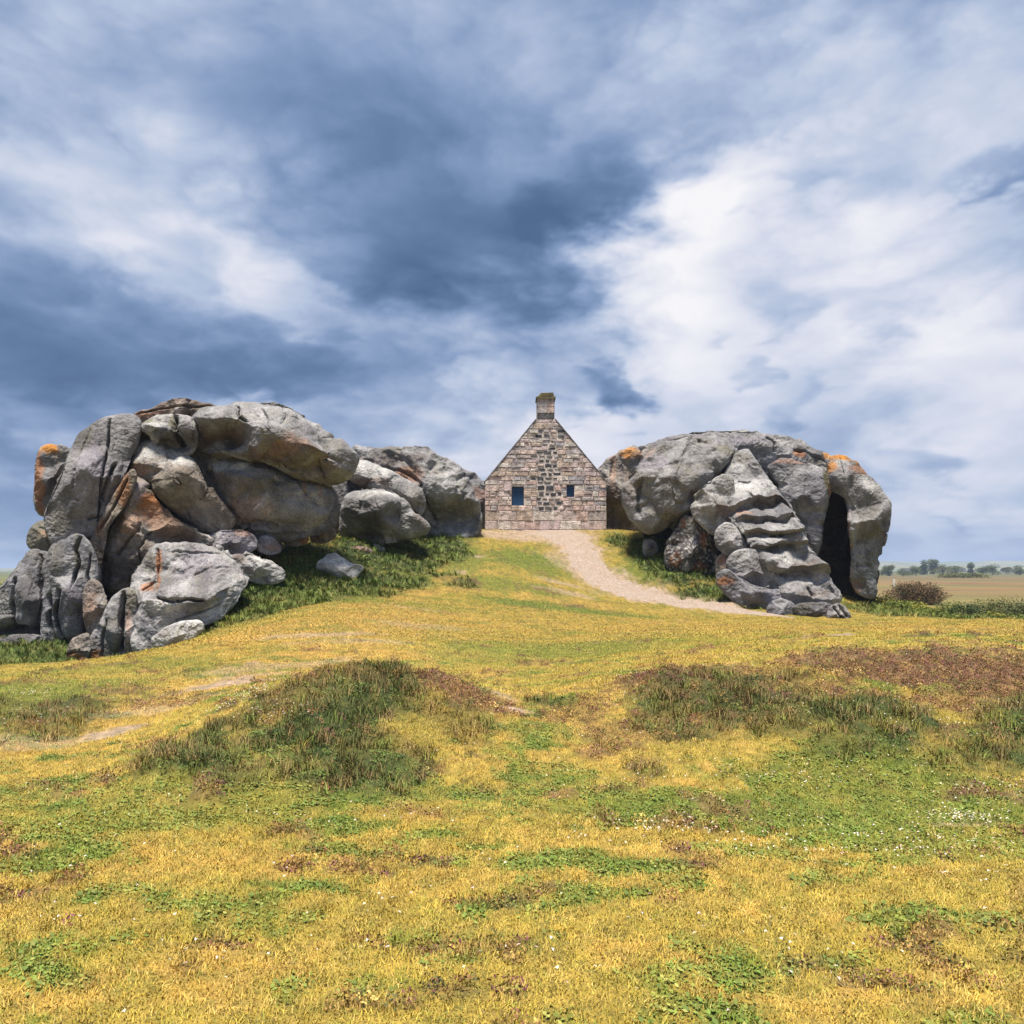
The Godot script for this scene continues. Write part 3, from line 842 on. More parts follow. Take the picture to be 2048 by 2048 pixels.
func make_far() -> void:
	# far hills, long low ridges
	var ridges := [[1500.0, 15.0, 1250.0, 500.0, 3], [2300.0, 34.0, 1500.0, 900.0, 7], [1900.0, 10.0, -1600.0, 600.0, 9]]
	for q in ridges:
		var v := PackedVector3Array()
		var c := PackedColorArray()
		var idx := PackedInt32Array()
		var n := noise(q[4], 0.004, 4)
		var nx := 90
		var nd := 9
		for j in nd:
			for i in nx:
				var x: float = q[2] + (i / float(nx - 1) - 0.5) * 2600.0
				var t := j / float(nd - 1)
				var e := sin(i / float(nx - 1) * PI)
				var h: float = -3.0 + q[1] * sin(t * PI) * pow(e, 0.6) * (0.75 + 0.5 * n.get_noise_2d(x, t * 60.0))
				v.append(Vector3(x, h, -(q[0] + (t - 0.5) * q[3])))
				c.append(Color(0.09, 0.115, 0.045).lerp(Color(0.2, 0.18, 0.08), clampf(0.5 + 1.4 * n.get_noise_2d(x * 3.0, t * 400.0), 0.0, 1.0)))
		for j in nd - 1:
			for i in nx - 1:
				var a := j * nx + i
				idx.append_array(PackedInt32Array([a, a + nx, a + 1, a + 1, a + nx, a + nx + 1]))
		var o := part("hill", smooth_mesh(v, c, idx), M.plain, self)
		tag(o, "", "", "", "structure")
	var g1 := Color(0.05, 0.075, 0.022)
	var g2 := Color(0.11, 0.13, 0.04)
	# plan column, distance, height m, width m
	var trees := [
		["leftmost slim dark tree on the far edge of the heath", 1779, 330, 5.2, 4.5], ["low round bushy tree beside the slim one on the far edge", 1806, 300, 3.4, 6.5], ["small tree right of the low round tree, far edge of the heath", 1832, 330, 4.2, 5.0],
		["tall far tree with flat top, left of the taller pair", 1847, 420, 8.0, 5.5], ["tallest narrow tree of the far row", 1867, 430, 8.8, 5.0], ["spreading yellowish tree in the middle of the far row", 1885, 380, 5.6, 8.5],
		["dark spreading tree right of the yellowish one in the far row", 1908, 380, 5.2, 8.0], ["slender tree standing free in the right half of the far row", 1941, 420, 6.6, 4.6], ["dark round tree left of the darkest clump in the far row", 1966, 380, 5.2, 6.5], ["darkest broad tree of the far row", 1984, 380, 5.4, 7.0],
		["small pale tree near the right edge of the far row", 2012, 430, 4.4, 5.0], ["last dark tree at the right edge of the far row", 2040, 370, 5.0, 7.0], ["squat tree partly hidden by the right-hand slab", 1764, 340, 3.4, 6.0]]
	for k in trees.size():
		var t: Array = trees[k]
		var warm := Color(0.16, 0.15, 0.04) if k in [5, 10] else g2
		tree(t[0], t[1], t[2], t[3], t[4], g1, warm, 300 + k)
	# far houses, small and pale between the trees
	var homes := [["tiny white far house between the two halves of the tree row", 1925, 620, 6.0, 2.4], ["tiny white far house near the right edge of the horizon", 2018, 600, 6.0, 2.2], ["tiny grey-roofed far house beyond the low round tree", 1815, 650, 6.0, 2.2]]
	for h in homes:
		var x := px_x(h[1], h[2])
		var o := thing("far_house", h[0], "house", Vector3(x, height(x, h[2]) - 0.2, -h[2]), 0.0, "houses on the horizon")
		var w: float = h[3] / 2.0
		var e: float = h[4]
		part("wall", stone_mesh(rect_poly(-w, 0, w, e), -6.0, 0.0, 0.02), M.render_white, o)
		var st := SurfaceTool.new()
		st.begin(Mesh.PRIMITIVE_TRIANGLES)
		st.set_smooth_group(-1)
		var a := Vector3(-w - 0.2, e, 0.3)
		var b := Vector3(w + 0.2, e, 0.3)
		var r0 := Vector3(-w - 0.2, e + 1.9, -3)
		var r1 := Vector3(w + 0.2, e + 1.9, -3)
		var a2 := Vector3(-w - 0.2, e, -6.3)
		var b2 := Vector3(w + 0.2, e, -6.3)
		for p in [a, r1, b, a, r0, r1, a2, b2, r1, a2, r1, r0, a, a2, r0, b, r1, b2]: st.add_vertex(p)
		st.generate_normals()
		part("roof", st.commit(), M.roof, o)
		for k in 3: part("window", stone_mesh(rect_poly(-w * 0.7 + k * w * 0.6, e * 0.35, -w * 0.7 + k * w * 0.6 + 0.9, e * 0.75), -0.1, 0.03, 0.01), M.dark_stones[2], o)
	# the brown thicket beyond the right pile, and the low green scrub before it
	bush("thicket", "wide dome of brown heather scrub alone on the heath right of the boulders", "bush", "", 1832, 52, 1.95, 1.55, 1.2, 16000, 0.045, Color(0.05, 0.05, 0.02), Color(0.17, 0.09, 0.045), 401, 0.3)
	var dk := Color(0.045, 0.075, 0.012)
	var lg := Color(0.17, 0.21, 0.03)
	var yl := Color(0.3, 0.28, 0.035)
	var scrub := [
		["low yellow-green shrub at the foot of the tall right-hand slab", 1762, 29, 0.55, 0.5, dk, yl], ["low green shrub in front of the left end of the brown thicket", 1792, 28, 0.6, 0.42, dk, lg], ["yellow-flecked shrub below the middle of the brown thicket", 1822, 28.5, 0.6, 0.5, lg, yl],
		["small green shrub below the right end of the brown thicket", 1858, 27.5, 0.5, 0.4, dk, lg], ["bright green shrub right of the brown thicket", 1902, 29, 0.62, 0.62, dk, lg], ["darkest green shrub in the scrub on the right", 1932, 28, 0.6, 0.6, Color(0.02, 0.045, 0.012), dk],
		["grey-green shrub behind the darkest shrub on the right", 1968, 31, 0.9, 0.8, dk, Color(0.14, 0.15, 0.05)], ["tall grey-green shrub near the right edge", 2012, 31, 0.9, 0.95, dk, Color(0.13, 0.14, 0.05)], ["dark shrub at the right edge of the view", 2045, 29, 0.8, 0.85, Color(0.03, 0.05, 0.015), Color(0.1, 0.12, 0.04)],
		["low yellow-green shrub in front of the tall grey-green one", 1990, 26.5, 0.6, 0.4, dk, yl], ["low dark shrub right of the yellow-green one at the right edge", 2030, 26.5, 0.6, 0.4, dk, lg], ["creeping green shrub nearest the plateau edge on the right", 1885, 26, 0.8, 0.3, dk, lg]]
	for k in scrub.size():
		var s: Array = scrub[k]
		bush("low_shrub", s[0], "shrub", "low scrub on the right", s[1], s[2], s[3], s[4], 0.5, 2200, 0.035, s[5], s[6], 420 + k)
	bush("hedge", "green hedge far off at the left edge of the view", "hedge", "", -12, 62, 1.6, 1.6, 0.8, 2500, 0.08, dk, lg, 450)
	bush("dune_scrub", "long low green bank of scrub before the far trees", "scrub", "", 1925, 235, 8.5, 1.6, 2.0, 4000, 0.2, Color(0.08, 0.1, 0.03), Color(0.2, 0.2, 0.05), 455)

# ---------------------------------------------------------------- the guard house
# An outline in the wall's plane pushed out to the front with a worn, chamfered edge.
func stone_mesh(poly: PackedVector2Array, back: float, front: float, bevel: float) -> ArrayMesh:
	if Geometry2D.is_polygon_clockwise(poly): poly.reverse()
	var inner := PackedVector2Array()
	var c := Vector2.ZERO
	for p in poly: c += p
	c /= poly.size()
	for p in poly:
		inner.append(p + (c - p).normalized() * minf(bevel * 1.3, (c - p).length() * 0.4))
	var st := SurfaceTool.new()
	st.begin(Mesh.PRIMITIVE_TRIANGLES)
	var n := poly.size()
	var rings := [[poly, back], [poly, front - bevel], [inner, front]]
	st.set_smooth_group(-1)
	for k in 2:
		for i in n:
			var j := (i + 1) % n
			var a0 := Vector3(rings[k][0][i].x, rings[k][0][i].y, rings[k][1])
			var b0 := Vector3(rings[k][0][j].x, rings[k][0][j].y, rings[k][1])
			var a1 := Vector3(rings[k + 1][0][i].x, rings[k + 1][0][i].y, rings[k + 1][1])
			var b1 := Vector3(rings[k + 1][0][j].x, rings[k + 1][0][j].y, rings[k + 1][1])
			for p in [a0, b1, b0, a0, a1, b1]: st.add_vertex(p)
	for i in range(1, n - 1):
		for q in [0, i + 1, i]:
			st.add_vertex(Vector3(inner[q].x, inner[q].y, front))
	st.generate_normals()
	return st.commit()

func rect_poly(x0: float, y0: float, x1: float, y1: float) -> PackedVector2Array:
	return PackedVector2Array([Vector2(x0, y0), Vector2(x1, y0), Vector2(x1, y1), Vector2(x0, y1)])

func box_into(st: SurfaceTool, a: Vector3, b: Vector3) -> void:
	var p := []
	for k in 8: p.append(Vector3(b.x if k & 1 else a.x, b.y if k & 2 else a.y, b.z if k & 4 else a.z))
	st.set_smooth_group(-1)
	for q in [[4, 6, 7, 5], [1, 3, 2, 0], [5, 7, 3, 1], [0, 2, 6, 4], [6, 2, 3, 7], [0, 4, 5, 1]]:
		for k in [0, 1, 2, 0, 2, 3]: st.add_vertex(p[q[k]])

func box_mesh(a: Vector3, b: Vector3) -> ArrayMesh:
	var st := SurfaceTool.new()
	st.begin(Mesh.PRIMITIVE_TRIANGLES)
	box_into(st, a, b)
	st.generate_normals()
	return st.commit()

const HW := 2.495      # half width of the gable
const EAVE := 1.97
const SHOULDER := 4.56
const CH := 0.345      # half width of the chimney
func make_house() -> void:
	var d := 33.0
	var k := d / F
	var cx := px_x(1091.5, d)
	var foot := (HY - 1060.0) * k
	var house := thing("guard_house", "small granite gabled guard house with square chimney wedged between the boulders", "house", Vector3(cx, foot, -d))
	var gable := PackedVector2Array([Vector2(-HW, -0.5), Vector2(HW, -0.5), Vector2(HW, EAVE), Vector2(CH + 0.02, SHOULDER), Vector2(-CH - 0.02, SHOULDER), Vector2(-HW, EAVE)])
	# openings: left shutter, right shutter
	var open := [Rect2((1023.6 - 1091.5) * k, (1060 - 1011.2) * k, 24.2 * k, 38.4 * k), Rect2((1133.4 - 1091.5) * k, (1060 - 994.0) * k, 15.2 * k, 24.6 * k)]
	# mortar wall with the two openings cut out
	var st := SurfaceTool.new()
	st.begin(Mesh.PRIMITIVE_TRIANGLES)
	st.set_smooth_group(-1)
	var xs := [-HW - 0.1, open[0].position.x, open[0].end.x, open[1].position.x, open[1].end.x, HW + 0.1]
	var ys := [-0.6, open[0].position.y, open[1].position.y, open[0].end.y, open[1].end.y, 5.0]
	ys.sort()
	for i in 5:
		for j in 5:
			var mid := Vector2((xs[i] + xs[i + 1]) / 2, (ys[j] + ys[j + 1]) / 2)
			if open[0].has_point(mid) or open[1].has_point(mid): continue
			for poly in Geometry2D.intersect_polygons(rect_poly(xs[i], ys[j], xs[i + 1], ys[j + 1]), gable):
				if Geometry2D.is_polygon_clockwise(poly): poly.reverse()
				for q in range(1, poly.size() - 1):
					for w in [0, q + 1, q]: st.add_vertex(Vector3(poly[w].x, poly[w].y, -0.035))
	for o in open:
		var a: Vector2 = o.position
		var b: Vector2 = o.end
		for e in [[a, Vector2(b.x, a.y)], [Vector2(b.x, a.y), b], [b, Vector2(a.x, b.y)], [Vector2(a.x, b.y), a]]:
			var p := Vector3(e[0].x, e[0].y, -0.035)
			var q := Vector3(e[1].x, e[1].y, -0.035)
			var z := Vector3(0, 0, -0.3)
			for w in [p, q, q + z, p, q + z, p + z]: st.add_vertex(w)
	st.generate_normals()
	var wall := part("gable_wall", st.commit(), M.mortar, house)
	# stones
	var r := RandomNumberGenerator.new()
	r.seed = 77
	var y := -0.35
	var row := 0
	while y < SHOULDER - 0.05:
		var h: float
		if y < 0.75: h = r.randf_range(0.34, 0.44)
		elif y < 2.1: h = r.randf_range(0.17, 0.30)
		else: h = r.randf_range(0.15, 0.25)
		# keep the course lines at the sills and heads of the openings
		for o in open:
			for edge in [o.position.y, o.end.y]:
				if y < edge - 0.06 and y + h > edge - 0.12 and y + h < edge + 0.12: h = edge - y
		h = minf(h, SHOULDER - y)
		var x := -HW + (0.0 if row % 2 == 0 else 0.0)
		var lim := HW if y < EAVE else HW - (y - EAVE) / (SHOULDER - EAVE) * (HW - CH) + 0.02
		x = -lim
		while x < lim - 0.03:
			var core := absf(x + 0.05 - 0.1 * sin(y * 2.0)) < 0.52 and y > 0.75 and y < 4.1
			var wd: float
			if y < 0.75: wd = r.randf_range(0.5, 0.95)
			elif core: wd = r.randf_range(0.2, 0.38)
			else: wd = r.randf_range(0.26, 0.7) if r.randf() < 0.7 else r.randf_range(0.16, 0.28)
			if lim - (x + wd) < 0.16: wd = lim - x
			var x1 := x + wd
			for o in open:
				if y + h > o.position.y + 0.02 and y < o.end.y - 0.02:
					if x < o.position.x and x1 > o.position.x: x1 = o.position.x
					elif x >= o.position.x - 0.01 and x < o.end.x: x1 = -99.0; x = o.end.x
			if x1 < -50.0: continue
			var jt := 0.034 if core else r.randf_range(0.008, 0.016)
			var split := 1
			if not core and y > 0.75 and h > 0.22 and r.randf() < 0.3: split = 2
			for sidx in split:
				var ya := y + h * sidx / split
				var yb := y + h * (sidx + 1) / split
				var poly := rect_poly(x + jt, ya + jt, x1 - jt, yb - jt)
				if core and r.randf() < 0.9:
					var sh := r.randf_range(0.0, 0.03)
					poly = rect_poly(x + jt, ya + jt + sh, x1 - jt, yb - jt - r.randf_range(0.0, 0.035))
				var ww := x1 - x
				var jg := PackedVector2Array()
				for q in poly.size():
					var p0: Vector2 = poly[q]
					var p1: Vector2 = poly[(q + 1) % 4]
					jg.append(p0 + Vector2(r.randf_range(-1, 1), r.randf_range(-1, 1)) * (0.018 if core else 0.009))
					if absf(p0.x - p1.x) > 0.2: jg.append(p0.lerp(p1, r.randf_range(0.35, 0.65)) + Vector2(0, r.randf_range(-0.012, 0.012)))
				for cut in Geometry2D.intersect_polygons(jg, gable):
					var mi := Vector2.ZERO
					for p in cut: mi += p
					mi /= cut.size()
					var darkish := core and r.randf() < (0.8 if absf(mi.x + 0.1) < 0.36 else 0.45)
					var mat: Material = M.dark_stones[r.randi() % 4] if darkish else M.stones[r.randi() % 8]
					if core and darkish: part("stone", stone_mesh(cut, -0.12, r.randf_range(-0.028, -0.012), 0.01), mat, wall)
					else: part("stone", stone_mesh(cut, -0.12, r.randf_range(-0.012, 0.022), 0.014), mat, wall)
			x = x1
		y += h
		row += 1
	# shutters of blue boards, set back in the openings
	for i in 2:
		var o: Rect2 = open[i]
		var sh := part("shutter", box_mesh(Vector3(o.position.x + 0.004, o.position.y + 0.004, -0.20), Vector3(o.end.x - 0.004, o.end.y - 0.004, -0.155)), M.blue_dark, house)
		var nb := 4 if i == 0 else 3
		for b in nb:
			var x0 := o.position.x + 0.02 + (o.size.x - 0.04) * b / nb
			var x1 := o.position.x + 0.02 + (o.size.x - 0.04) * (b + 1) / nb
			part("board", stone_mesh(rect_poly(x0 + 0.003, o.position.y + 0.02, x1 - 0.003, o.end.y - 0.02), -0.15, -0.125 + 0.004 * (b % 2), 0.006), M.blue, sh)
	# chimney
	var chim := part("chimney", box_mesh(Vector3(-CH + 0.02, SHOULDER - 0.4, -0.72), Vector3(CH - 0.02, 5.44, -0.02)), M.mortar, house)
	var cy := SHOULDER + 0.0
	var crow := 0
	while cy < 5.36:
		var h := minf(r.randf_range(0.17, 0.26), 5.38 - cy)
		var cuts := [-CH, r.randf_range(-0.12, 0.12), CH] if crow % 2 == 0 else [-CH, CH - r.randf_range(0.16, 0.28), CH]
		for q in cuts.size() - 1:
			part("stone", stone_mesh(rect_poly(cuts[q] + 0.006, cy + 0.006, cuts[q + 1] - 0.006, cy + h - 0.006), -0.1, r.randf_range(0.0, 0.018), 0.014), M.stones[r.randi() % 8] if r.randf() < 0.8 else M.dark_stones[1], chim)
		for sd in [-1, 1]:
			part("stone", box_mesh(Vector3(sd * CH - 0.02, cy + 0.006, -0.70), Vector3(sd * CH + 0.02, cy + h - 0.006, -0.105)), M.stones[r.randi() % 8], chim)
		cy += h
		crow += 1
	part("capstone", stone_mesh(rect_poly(-CH - 0.06, 5.38, CH + 0.06, 5.47), -0.82, 0.07, 0.025), M.moss_stone, chim)
	part("capstone", stone_mesh(PackedVector2Array([Vector2(-CH + 0.0, 5.47), Vector2(CH + 0.02, 5.47), Vector2(CH - 0.04, 5.655), Vector2(-CH + 0.14, 5.64)]), -0.72, 0.02, 0.04), M.moss_stone, chim)
	# body behind the gable: side walls, far gable and the stone roof
	part("body", stone_mesh(PackedVector2Array([Vector2(-HW + 0.03, -0.5), Vector2(HW - 0.03, -0.5), Vector2(HW - 0.03, EAVE - 0.04), Vector2(0, SHOULDER + 0.3), Vector2(-HW + 0.03, EAVE - 0.04)]), -6.2, -0.34, 0.01), M.stones[2], house)
	for sd in [-1.0, 1.0]:
		var corner := Vector2(sd * HW, EAVE)
		var top := Vector2(sd * (CH + 0.02), SHOULDER)
		var along := (top - corner).normalized()
		var up: Vector2 = Vector2(-along.y, along.x) * sd
		if up.y < 0: up = -up
		# the raking edge of the gable, a course of thin stones
		var len_ := (top - corner).length()
		var s := 0.0
		while s < len_ - 0.02:
			var l := minf(r.randf_range(0.35, 0.6), len_ - s)
			if len_ - s - l < 0.15: l = len_ - s
			var p0 := corner + along * (s + 0.004)
			var p1 := corner + along * (s + l - 0.004)
			part("coping_stone", stone_mesh(PackedVector2Array([p0, p1, p1 + up * 0.04, p0 + up * 0.045]), -0.42, r.randf_range(0.015, 0.035), 0.012), M.coping[(int(s * 10)) % 2], house)
			s += l
		var ridge := Vector2(0, EAVE + (SHOULDER - EAVE) * HW / (HW - CH - 0.02))
		var roof := part("roof", stone_mesh(PackedVector2Array([corner, ridge, ridge + Vector2(0, 0.05), corner + up * 0.05]), -6.4, -0.80, 0.005), M.roof, house)
		for c in 9:
			var q0 := corner.lerp(ridge, c / 9.0)
			var q1 := corner.lerp(ridge, (c + 1) / 9.0)
			for w in 8:
				var z0 := -0.82 - w * 0.69 - (0.3 if c % 2 else 0.0)
				part("roof_slab", stone_mesh(PackedVector2Array([q0 + up * 0.055, q1 + up * 0.045, q1 + up * 0.065, q0 + up * 0.09]), z0 - 0.67, z0, 0.006), M.roof, roof)

# ---------------------------------------------------------------- the rock piles
const TONE := {
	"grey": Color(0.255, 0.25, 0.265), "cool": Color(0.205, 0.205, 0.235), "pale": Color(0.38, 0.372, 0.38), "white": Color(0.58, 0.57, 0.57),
	"tan": Color(0.25, 0.205, 0.175), "brown": Color(0.19, 0.13, 0.105), "dark": Color(0.10, 0.085, 0.08), "slate": Color(0.13, 0.125, 0.14), "olive": Color(0.2, 0.19, 0.15),  # the slaty tone is dark lichen, and also shade painted into recesses
	"rust": Color(0.42, 0.17, 0.06), "orange": Color(0.60, 0.25, 0.03), "lichen": Color(0.56, 0.56, 0.56), "moss": Color(0.13, 0.12, 0.03), "black": Color(0.05, 0.05, 0.06), "lilac": Color(0.31, 0.29, 0.34), "salmon": Color(0.48, 0.29, 0.2),
}
